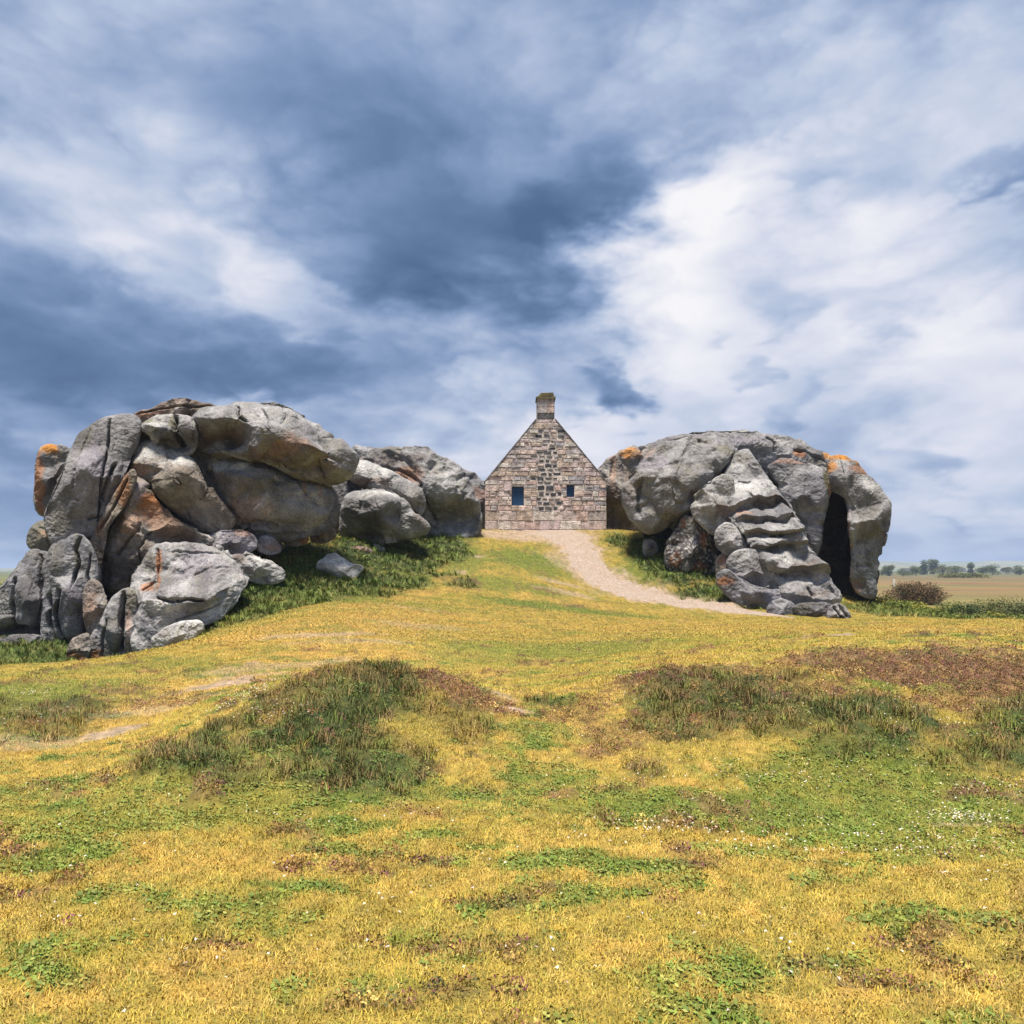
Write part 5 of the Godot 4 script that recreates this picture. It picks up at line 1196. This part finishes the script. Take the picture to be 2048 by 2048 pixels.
	["granite_boulder", "half-buried dome of grey rock at the foot of the spine", "boulder", "cool", 24.7, 0.5, 0.6, {"p": 2.1}, [1530,1222, 1544,1202, 1564,1195, 1588,1206, 1602,1224, 1590,1240, 1545,1240], []],
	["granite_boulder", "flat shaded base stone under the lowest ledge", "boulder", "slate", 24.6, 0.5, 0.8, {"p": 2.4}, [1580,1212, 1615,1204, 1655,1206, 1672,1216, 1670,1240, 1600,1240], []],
	["granite_boulder", "knobbly split stone at the right foot of the spine", "boulder", "grey", 24.3, 0.4, 0.5, {"p": 2.3, "rough": 1.4}, [1655,1218, 1677,1204, 1694,1219, 1703,1236, 1685,1246, 1655,1242], [["crack", 4, 0.2, [1666,1212, 1684,1234]], ["crack", 3, 0.15, [1678,1208, 1696,1232]], ["stain", 1682, 1222, 14, 6, "white", 0.6]]],
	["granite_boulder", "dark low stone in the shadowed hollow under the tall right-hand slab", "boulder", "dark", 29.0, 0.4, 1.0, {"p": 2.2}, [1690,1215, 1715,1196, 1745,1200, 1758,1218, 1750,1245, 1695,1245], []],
]

func chaikin(p: PackedVector2Array, times: int) -> PackedVector2Array:
	for t in times:
		var q := PackedVector2Array()
		for i in p.size():
			var a := p[i]
			var b := p[(i + 1) % p.size()]
			q.append(a.lerp(b, 0.22))
			q.append(a.lerp(b, 0.78))
		p = q
	return p

func resample(p: PackedVector2Array, n: int) -> PackedVector2Array:
	var total := 0.0
	for i in p.size(): total += p[i].distance_to(p[(i + 1) % p.size()])
	var out := PackedVector2Array()
	var step := total / n
	var need := 0.0
	var run := 0.0
	for i in p.size():
		var a := p[i]
		var b := p[(i + 1) % p.size()]
		var l := a.distance_to(b)
		while need <= run + l and out.size() < n:
			out.append(a.lerp(b, (need - run) / maxf(l, 1e-6)))
			need += step
		run += l
	while out.size() < n: out.append(p[0])
	return out

# x = distance to a broken line, y = the side it lies on
func off_line(p: Vector2, l: PackedVector2Array) -> Vector2:
	var best := 1e9
	var side := 1.0
	for i in l.size() - 1:
		var a := l[i]
		var ab := l[i + 1] - a
		var t := clampf((p - a).dot(ab) / ab.length_squared(), 0.0, 1.0)
		var q := p - a - ab * t
		var r := q.length_squared()
		if r < best:
			best = r
			side = signf(ab.cross(p - a))
	return Vector2(sqrt(best), side)

func line_of(flat: Array) -> PackedVector2Array:
	var l := PackedVector2Array()
	for i in range(0, flat.size(), 2): l.append(Vector2(flat[i], flat[i + 1]))
	return l

var nz_joint: FastNoiseLite
func make_rocks() -> void:
	nz_joint = noise(17, 0.42, 3)
	nz_joint.fractal_type = FastNoiseLite.FRACTAL_RIDGED
	for k in ROCKS.size(): make_rock(ROCKS[k], k)

func make_rock(r: Array, order: int) -> void:
	var opt: Dictionary = r[7]
	var dist: float = r[4]
	var front: float = r[5]
	var back: float = r[6]
	var pw: float = opt.get("p", 2.3) + 0.35
	var rough: float = opt.get("rough", 0.7)
	var grain: Array = opt.get("grain", [1, 1, 1])
	var lean: Array = opt.get("lean", [0, 0])
	var outline := chaikin(line_of(r[8]), 2)
	var per := 0.0
	var c := Vector2.ZERO
	var area := 0.0
	for i in outline.size():
		var a := outline[i]
		var b := outline[(i + 1) % outline.size()]
		per += a.distance_to(b)
		var w := a.cross(b)
		area += w
		c += (a + b) * w
	c /= 3.0 * area
	var grow: float = opt.get("grow", 1.03)
	for i in outline.size(): outline[i] = c + (outline[i] - c) * grow
	if area < 0.0: outline.reverse()
	var n := clampi(int(per / (2.6 if not opt.has("fine") else opt.fine)), 60, 620)
	outline = resample(outline, n)
	var rad := sqrt(absf(area) * 0.5 / PI)
	var fr := clampi(int(rad / (1.9 if not opt.has("fine") else opt.fine * 0.7)), 16, 100)
	var bk := 10
	# ring fractions: front pole .. rim .. back pole
	var feats := []
	for f in r[9]:
		if f[0] == "fold": feats.append([0, f[1], f[2], f[3], line_of(f[4])])
		elif f[0] == "crack": feats.append([1, f[1], f[2], line_of(f[3])])
		elif f[0] == "bump": feats.append([2, Vector2(f[1], f[2]), f[3], f[4], f[5]])
		else: feats.append([3, Vector2(f[1], f[2]), f[3], f[4], TONE[f[5]], f[6]])
	var centre := at_plan(c.x, c.y, dist)
	var towards := Vector3(-centre.x, 0, -centre.z).normalized()
	var tone: Color = TONE[r[3]]
	var v := PackedVector3Array()
	var q2 := PackedVector2Array()
	var isfront := PackedByteArray()
	var calm := PackedFloat32Array()
	var rim := PackedFloat32Array()
	var size_m := rad / F * dist
	var rows := fr + bk + 1
	# flat faces: planes that shave the bulge, so the front breaks into facets with edges
	var rr_ := RandomNumberGenerator.new()
	rr_.seed = 900 + order * 7
	var planes: Array[Vector3] = []
	var nf: int = opt.get("facets", 8)
	var cut: float = opt.get("cut", 0.6)
	for k in nf:
		var a := TAU * (k + rr_.randf_range(-0.35, 0.35)) / nf
		var steep := rr_.randf_range(0.45, 1.15) * front / rad
		planes.append(Vector3(cos(a) * steep, sin(a) * steep, front * rr_.randf_range(cut, cut + 0.36)))
	planes.append(Vector3(rr_.randf_range(-0.2, 0.2) * front / rad, rr_.randf_range(-0.25, 0.1) * front / rad, front * rr_.randf_range(cut, cut + 0.2)))
	for k in rows:
		var s: float
		var z: float
		if k <= fr:
			s = pow(sin(k / float(fr) * PI / 2.0), 0.85)
			z = front * pow(maxf(0.0, 1.0 - pow(s, pw)), 1.0 / pw)
		else:
			s = cos((k - fr) / float(bk) * PI / 2.0)
			z = -back * pow(maxf(0.0, 1.0 - pow(s, 2.3)), 1.0 / 2.3)
		for i in n:
			var p := c + (outline[i] - c) * s
			q2.append(p)
			var dd: float = dist + lean[0] * (p.x - c.x) + lean[1] * (p.y - c.y)
			var zz := z
			if k <= fr:
				for pl in planes:
					var lim := pl.z + pl.x * (c.x - p.x) + pl.y * (c.y - p.y)
					if lim < zz: zz = lerpf(zz, lim, minf(1.0, (zz - lim) * 9.0 / front))
				zz = maxf(zz, z * 0.25)
			v.append(at_plan(p.x, p.y, dd) + towards * zz)
			isfront.append(1 if k <= fr else 0)
			rim.append(s)
			calm.append(1.0 - pow(s, 7.0) if k <= fr else 0.0)
	var idx := PackedInt32Array()
	for k in rows - 1:
		for i in n:
			var j := (i + 1) % n
			var a := k * n + i
			var b := k * n + j
			var a2 := a + n
			var b2 := b + n
			if k == 0:
				idx.append_array(PackedInt32Array([0, a2, b2]))
			elif k == rows - 2:
				idx.append_array(PackedInt32Array([a, (rows - 1) * n, b]))
			else:
				idx.append_array(PackedInt32Array([a, a2, b, b, a2, b2]))
	# first normals, then push along them: lumps, noses, cracks
	var nrm := PackedVector3Array()
	nrm.resize(v.size())
	for k in range(0, idx.size(), 3):
		var f := (v[idx[k + 2]] - v[idx[k]]).cross(v[idx[k + 1]] - v[idx[k]])
		for w in 3: nrm[idx[k + w]] += f
	var col := PackedColorArray()
	col.resize(v.size())
	var amp := clampf(size_m, 0.3, 2.2) * rough
	var spots: float = opt.get("spots", 0.0)
	for i in v.size():
		var p := v[i]
		var g := Vector3(p.x * grain[0], p.y * grain[1], p.z * grain[2] * 0.7)
		var lump := nz_big.get_noise_3d(g.x, g.y, g.z) * 0.09 * amp + (nz_ridge.get_noise_3d(g.x, g.y, g.z) - 0.3) * 0.12 * amp
		var small := nz_mid.get_noise_3d(g.x, g.y, g.z) * 0.09 * minf(amp, 1.0) + nz_fine.get_noise_3d(g.x * 0.7, g.y * 0.7, g.z * 0.7) * 0.028
		# natural joints: narrow clefts where a ridged field peaks
		var joint := nz_joint.get_noise_3d(g.x, g.y, g.z)
		if joint > 0.62: small -= (joint - 0.62) * 0.55 * minf(amp, 1.0)
		var push := lump + small
		var tint := tone
		var mott := nz_mid.get_noise_3d(p.x * 0.8 + 20.0, p.y * 0.8, p.z * 0.8)
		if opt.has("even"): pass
		elif mott > 0.0: tint = tint.lerp(TONE.lichen, minf(mott * 0.9, 0.55))
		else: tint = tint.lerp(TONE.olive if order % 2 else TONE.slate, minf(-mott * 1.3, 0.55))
		if isfront[i]:
			var p2 := q2[i]
			var plain := push
			var edge := 6.0 * nz_fine.get_noise_3d(p.x * 0.5, p.y * 0.5, p.z * 0.5)
			for f in feats:
				match f[0]:
					0:
						var o := off_line(p2, f[4])
						var wd: float = f[1] if o.y < 0.0 else f[2]
						if o.x < wd: push += f[3] * (1.0 - o.x / wd)
					1:
						var o := off_line(p2 + Vector2(edge, -edge) * 0.5, f[3])
						if o.x < f[1]: push -= f[2] * pow(1.0 - o.x / f[1], 1.4)
					2:
						var e: Vector2 = (p2 - f[1]) / Vector2(f[2], f[3])
						var rr := e.length_squared()
						if rr < 4.0: push += f[4] * exp(-rr * 1.3)
					3:
						var e: Vector2 = (p2 - f[1]) / Vector2(f[2], f[3])
						var rr := e.length() + 0.9 * mott + 0.5 * nz_fine.get_noise_3d(p.x, p.y, p.z)
						if rr < 1.3: tint = tint.lerp(f[4], f[5] * (1.0 - smoothstep(0.55, 1.3, rr)))
			push = plain + (push - plain) * calm[i]
		if spots > 0.0:
			var sp := nz_fine.get_noise_3d(p.x * 1.9, p.y * 1.9, p.z * 1.9 + 9.0)
			if sp > 0.2: tint = tint.lerp(TONE.white, minf((sp - 0.2) * 12.0, 0.9))
		var out := nrm[i].normalized()
		if isfront[i]: out = (out + towards * (0.5 + 2.5 * (1.0 - smoothstep(0.1, 0.6, rim[i])))).normalized()
		v[i] = p + out * push - centre
		col[i] = tint
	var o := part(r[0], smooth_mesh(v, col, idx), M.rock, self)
	o.position = centre
	tag(o, r[1], r[2], "boulders of the left rock pile" if centre.x < 1.0 else "boulders of the right rock pile")


# ---------------------------------------------------------------- small things and the sward
func make_small() -> void:
	var x := px_x(693, 24.2)
	var y := height(x, 24.2)
	var st := thing("wooden_stake", "thin grey wooden stake standing before the jagged white rock", "stake", Vector3(x, y, -24.2))
	part("shaft", stone_mesh(PackedVector2Array([Vector2(-0.028, -0.2), Vector2(0.028, -0.2), Vector2(0.025, 0.42), Vector2(0.0, 0.46), Vector2(-0.025, 0.42)]), -0.025, 0.025, 0.006), M.wood, st)
	x = px_x(1788, 110)
	var po := thing("marker_post", "tiny white marker post far out on the heath beyond the boulders", "post", Vector3(x, height(x, 110.0), -110))
	part("shaft", stone_mesh(rect_poly(-0.1, -0.2, 0.1, 1.1), -0.1, 0.1, 0.02), M.render_white, po)

var way_line: Array[Vector3] = []
func on_path(x: float, d: float) -> bool:
	if d < 23.4 or d > 33.2: return false
	for p in way_line:
		if absf(p.x - x) < p.y and absf(-p.z - d) < p.y:
			var u := Vector2(p.x - x, -p.z - d).length() / p.y
			if u < 0.7 or u < 1.0 and rng.randf() < (1.05 - u) * 1.2: return true
	return false

func blade_into(v: PackedVector3Array, nr: PackedVector3Array, c: PackedColorArray, base: Vector3, lean: Vector3, tall: float, width: float, tone: Color) -> void:
	var side := Vector3(-lean.z, 0, lean.x)
	if side.length_squared() < 1e-6: side = Vector3.RIGHT
	side = side.normalized() * width * 0.5
	var mid := base + lean * 0.3 + Vector3(0, tall * 0.6, 0)
	var tip := base + lean + Vector3(0, tall, 0)
	var nn := side.cross(tip - base).normalized()
	for p in [base - side, mid + side * 0.8, base + side, base - side, mid - side * 0.8, mid + side * 0.8, mid - side * 0.8, tip, mid + side * 0.8]:
		v.append(p)
		nr.append(nn)
		c.append(tone)

func clump(seed_: int, blades: int, radius: float, tall: float, width: float, droop: float) -> ArrayMesh:
	var r := RandomNumberGenerator.new()
	r.seed = seed_
	var v := PackedVector3Array()
	var nr := PackedVector3Array()
	var c := PackedColorArray()
	for k in blades:
		var a := r.randf() * TAU
		var q := sqrt(r.randf()) * radius
		var b := r.randf() * TAU
		var t := r.randf_range(0.62, 1.15)
		var h := tall * r.randf_range(0.5, 1.15)
		blade_into(v, nr, c, Vector3(cos(a) * q, -0.01, sin(a) * q), Vector3(cos(b), 0, sin(b)) * h * droop * r.randf_range(0.3, 1.2), h, width * r.randf_range(0.7, 1.3), Color(t, t * r.randf_range(0.92, 1.06), t * r.randf_range(0.8, 1.1)))
	return tri_mesh(v, nr, c)

func tri_mesh(v: PackedVector3Array, nr: PackedVector3Array, c: PackedColorArray) -> ArrayMesh:
	var arr := []
	arr.resize(Mesh.ARRAY_MAX)
	arr[Mesh.ARRAY_VERTEX] = v
	arr[Mesh.ARRAY_NORMAL] = nr
	arr[Mesh.ARRAY_COLOR] = c
	var m := ArrayMesh.new()
	m.add_surface_from_arrays(Mesh.PRIMITIVE_TRIANGLES, arr)
	return m

# small round leaves held flat, for clover, moss and heath sprigs
func leaflets(seed_: int, count: int, radius: float, tall: float, size: float, flat: float) -> ArrayMesh:
	var r := RandomNumberGenerator.new()
	r.seed = seed_
	var v := PackedVector3Array()
	var nr := PackedVector3Array()
	var c := PackedColorArray()
	for k in count:
		var a := r.randf() * TAU
		var q := sqrt(r.randf()) * radius
		var p := Vector3(cos(a) * q, tall * r.randf() * (1.0 - 0.6 * q / radius), sin(a) * q)
		var nn := Vector3(r.randfn(), flat, r.randfn()).normalized()
		var u := nn.cross(Vector3(r.randfn(), r.randfn(), r.randfn())).normalized() * size * r.randf_range(0.6, 1.3)
		var w := nn.cross(u)
		var t := r.randf_range(0.6, 1.2)
		for e in [p - u, p + w * 0.6, p + u, p - u, p + u, p - w * 0.6]:
			v.append(e)
			nr.append(nn)
			c.append(Color(t, t, t * 0.9))
	return tri_mesh(v, nr, c)

class Sown:
	var buf := PackedFloat32Array()
	var n := 0
	func add(p: Vector3, turn: float, s: float, sy: float, c: Color) -> void:
		var co := cos(turn) * s
		var si := sin(turn) * s
		buf.append_array(PackedFloat32Array([co, 0, si, p.x, 0, sy, 0, p.y, -si, 0, co, p.z, c.r, c.g, c.b, 1.0]))
		n += 1

func sow(called: String, label: String, category: String, mesh: Mesh, s: Sown) -> void:
	var mm := MultiMesh.new()
	mm.transform_format = MultiMesh.TRANSFORM_3D
	mm.use_colors = true
	mm.mesh = mesh
	mm.instance_count = s.n
	mm.buffer = s.buf
	var o := MultiMeshInstance3D.new()
	o.name = numbered(called)
	o.multimesh = mm
	o.material_override = M.leaf
	add_child(o)
	tag(o, label, category, "", "stuff")

func make_grass() -> void:
	for p in path_points: way_line.append(p)
	var r := RandomNumberGenerator.new()
	r.seed = 2024
	var nv := noise(111, 2.5, 3)
	var nf := noise(112, 1.2, 3)
	var turf := Sown.new()
	var mid := Sown.new()
	var far := Sown.new()
	var long_ := Sown.new()
	var tall_far := Sown.new()
	var heath := Sown.new()
	var herb := Sown.new()
	var daisy := Sown.new()
	# bands: from, to, cell size
	for band in [[2.6, 5.5, 0.031], [5.5, 9.0, 0.043], [9.0, 15.0, 0.068], [15.0, 24.0, 0.105], [24.0, 34.0, 0.14]]:
		var step: float = band[2]
		var d: float = band[0]
		while d < band[1]:
			var half := d * 0.66 + 0.6
			var x := -half
			while x < half:
				var px := x + r.randf_range(-0.5, 0.5) * step
				var pd := d + r.randf_range(-0.5, 0.5) * step
				x += step
				if absf(px) > 25.4: continue
				var bare := zone(2, px, pd)
				if bare > 0.25 and r.randf() < bare * 1.05: continue
				if on_path(px, pd): continue
				if pd > 32.9 and absf(px - 1.39) < 2.6: continue
				var t3 := zone(3, px, pd)
				var t1 := zone(1, px, pd)
				var t0 := zone(0, px, pd)
				var col := sward(px, pd)
				var k := (r.randf_range(0.9, 1.6) if pd < 9.0 else r.randf_range(1.05, 1.42)) + 0.35 * nv.get_noise_2d(px, pd)
				var mix := r.randf()
				if t3 < 0.35:
					if mix < 0.16: col = col.lerp(Color(0.52, 0.38, 0.12), 0.6)
					elif mix < 0.32: col = col.lerp(Color(0.14, 0.2, 0.03), 0.55)
				elif mix < 0.32: col = col.lerp(Color(0.2, 0.13, 0.05), 0.75)
				elif mix < 0.5: col = col.lerp(Color(0.15, 0.19, 0.03), 0.8)
				col = Color(col.r * k, col.g * k, col.b * k)
				var p := Vector3(px, height(px, pd), -pd)
				var turn := r.randf() * TAU
				if pd < 15.0:
					if t3 > 0.3 and r.randf() < t3 * (0.4 if pd < 9.0 else 0.6) * clampf(0.75 + 1.8 * nf.get_noise_2d(px * 1.6, pd * 1.6), 0.08, 1.2):
						long_.add(p, turn, r.randf_range(0.7, 1.25), r.randf_range(0.45, 1.2), col if r.randf() < 0.82 else Color(0.26, 0.17, 0.06).lerp(col, r.randf() * 0.5))
					elif t1 > 0.25 and r.randf() < t1 * 0.6:
						heath.add(p, turn, r.randf_range(0.7, 1.3) * (1.0 if pd < 9.0 else 1.4), r.randf_range(0.6, 1.3), [col, Color(0.2, 0.07, 0.08), Color(0.34, 0.2, 0.06), Color(0.1, 0.1, 0.03), Color(0.26, 0.12, 0.06), col][r.randi() % 6])
					elif pd < 9.0:
						if t0 > 0.35 and r.randf() < 0.25: herb.add(p, turn, r.randf_range(0.7, 1.4), r.randf_range(0.7, 1.3), Color(0.1, 0.19, 0.03).lerp(col, 0.4))
						else: turf.add(p, turn, r.randf_range(0.8, 1.25), r.randf_range(0.6, 1.3) + t0 * 0.3, col)
					else: mid.add(p, turn, r.randf_range(0.8, 1.3), r.randf_range(0.5, 1.2), col)
				else:
					if t3 > 0.3 and r.randf() < t3 * 0.75: tall_far.add(p, turn, r.randf_range(0.7, 1.4), r.randf_range(0.3, 1.2), col.lerp(Color(0.1, 0.17, 0.02), 0.5))
					else: far.add(p, turn, r.randf_range(0.8, 1.3), r.randf_range(0.4, 1.1), col)
				if pd < 10.5 and t3 < 0.6 and nf.get_noise_2d(px, pd) > 0.12 and r.randf() < 0.035 * (1.6 if px > 1.0 else 1.0):
					daisy.add(p + Vector3(0, r.randf_range(0.03, 0.07), 0), turn, r.randf_range(0.6, 1.3), 1.0, Color(0.75, 0.72, 0.68) if r.randf() < 0.8 else Color(0.7, 0.5, 0.5))
			d += step
	# thicker drifts of flowers where the photograph has them
	for q in [[485, 7.9, 0.3, 0.16, 110], [1925, 5.55, 0.25, 0.1, 100], [60, 10.0, 0.3, 0.15, 60], [1790, 5.0, 0.9, 0.3, 120], [1330, 5.2, 0.3, 0.12, 60], [1560, 6.4, 0.8, 0.25, 90], [60, 9.0, 0.5, 0.3, 60], [540, 7.2, 0.4, 0.2, 60], [1990, 6.0, 0.5, 0.3, 80], [1850, 7.3, 0.8, 0.3, 70]]:
		for k in int(q[4]):
			var x: float = px_x(q[0], q[1]) + r.randfn() * q[2] * 0.6
			var d: float = q[1] + r.randfn() * q[3] * 0.6
			daisy.add(Vector3(x, height(x, d) + r.randf_range(0.03, 0.08), -d), r.randf() * TAU, r.randf_range(0.7, 1.3), 1.0, Color(0.75, 0.7, 0.66) if r.randf() < 0.75 else Color(0.72, 0.5, 0.48))
	var crown := Sown.new()
	for k in 40:
		var px := r.randf_range(1395, 1540)
		var py := 866.0 + 0.0011 * pow(px - 1470.0, 2.0) * (0.5 if px > 1470.0 else 1.0)
		var dd := 29.8 + r.randf_range(-0.15, 0.4)
		crown.add(at_plan(px, py + 3.0, dd), r.randf() * TAU, r.randf_range(0.6, 1.4), r.randf_range(0.5, 1.3), Color(0.16, 0.15, 0.04).lerp(Color(0.08, 0.11, 0.02), r.randf()))
	sow("crown_tufts", "tufts of grass along the crown of the domed capstone on the right", "grass", clump(9, 16, 0.12, 0.09, 0.014, 0.9), crown)
	sow("short_turf", "short yellow and green turf covering the near ground", "grass", clump(1, 16, 0.05, 0.027, 0.0045, 1.0), turf)
	sow("plateau_turf", "dry yellow turf on the plateau behind the near mounds", "grass", clump(2, 22, 0.085, 0.03, 0.0052, 1.0), mid)
	sow("hill_turf", "yellow and green turf on the slope below the house", "grass", clump(3, 24, 0.13, 0.034, 0.009, 1.0), far)
	sow("tussock_grass", "long dark green and brown grass on the near mounds", "grass", clump(4, 16, 0.05, 0.105, 0.006, 1.05), long_)
	sow("slope_tussocks", "dark green tussocks on the slope around the boulders", "grass", clump(5, 20, 0.13, 0.17, 0.017, 0.9), tall_far)
	sow("heath_sprigs", "brown and purplish heath on the near banks", "heather", leaflets(6, 26, 0.05, 0.07, 0.009, 0.5), heath)
	sow("clover_leaves", "patches of small green leaves in the near turf", "clover", leaflets(7, 14, 0.05, 0.03, 0.012, 2.0), herb)
	sow("white_flowers", "small white and pink flowers scattered through the near grass", "flowers", leaflets(8, 5, 0.007, 0.004, 0.0055, 4.0), daisy)
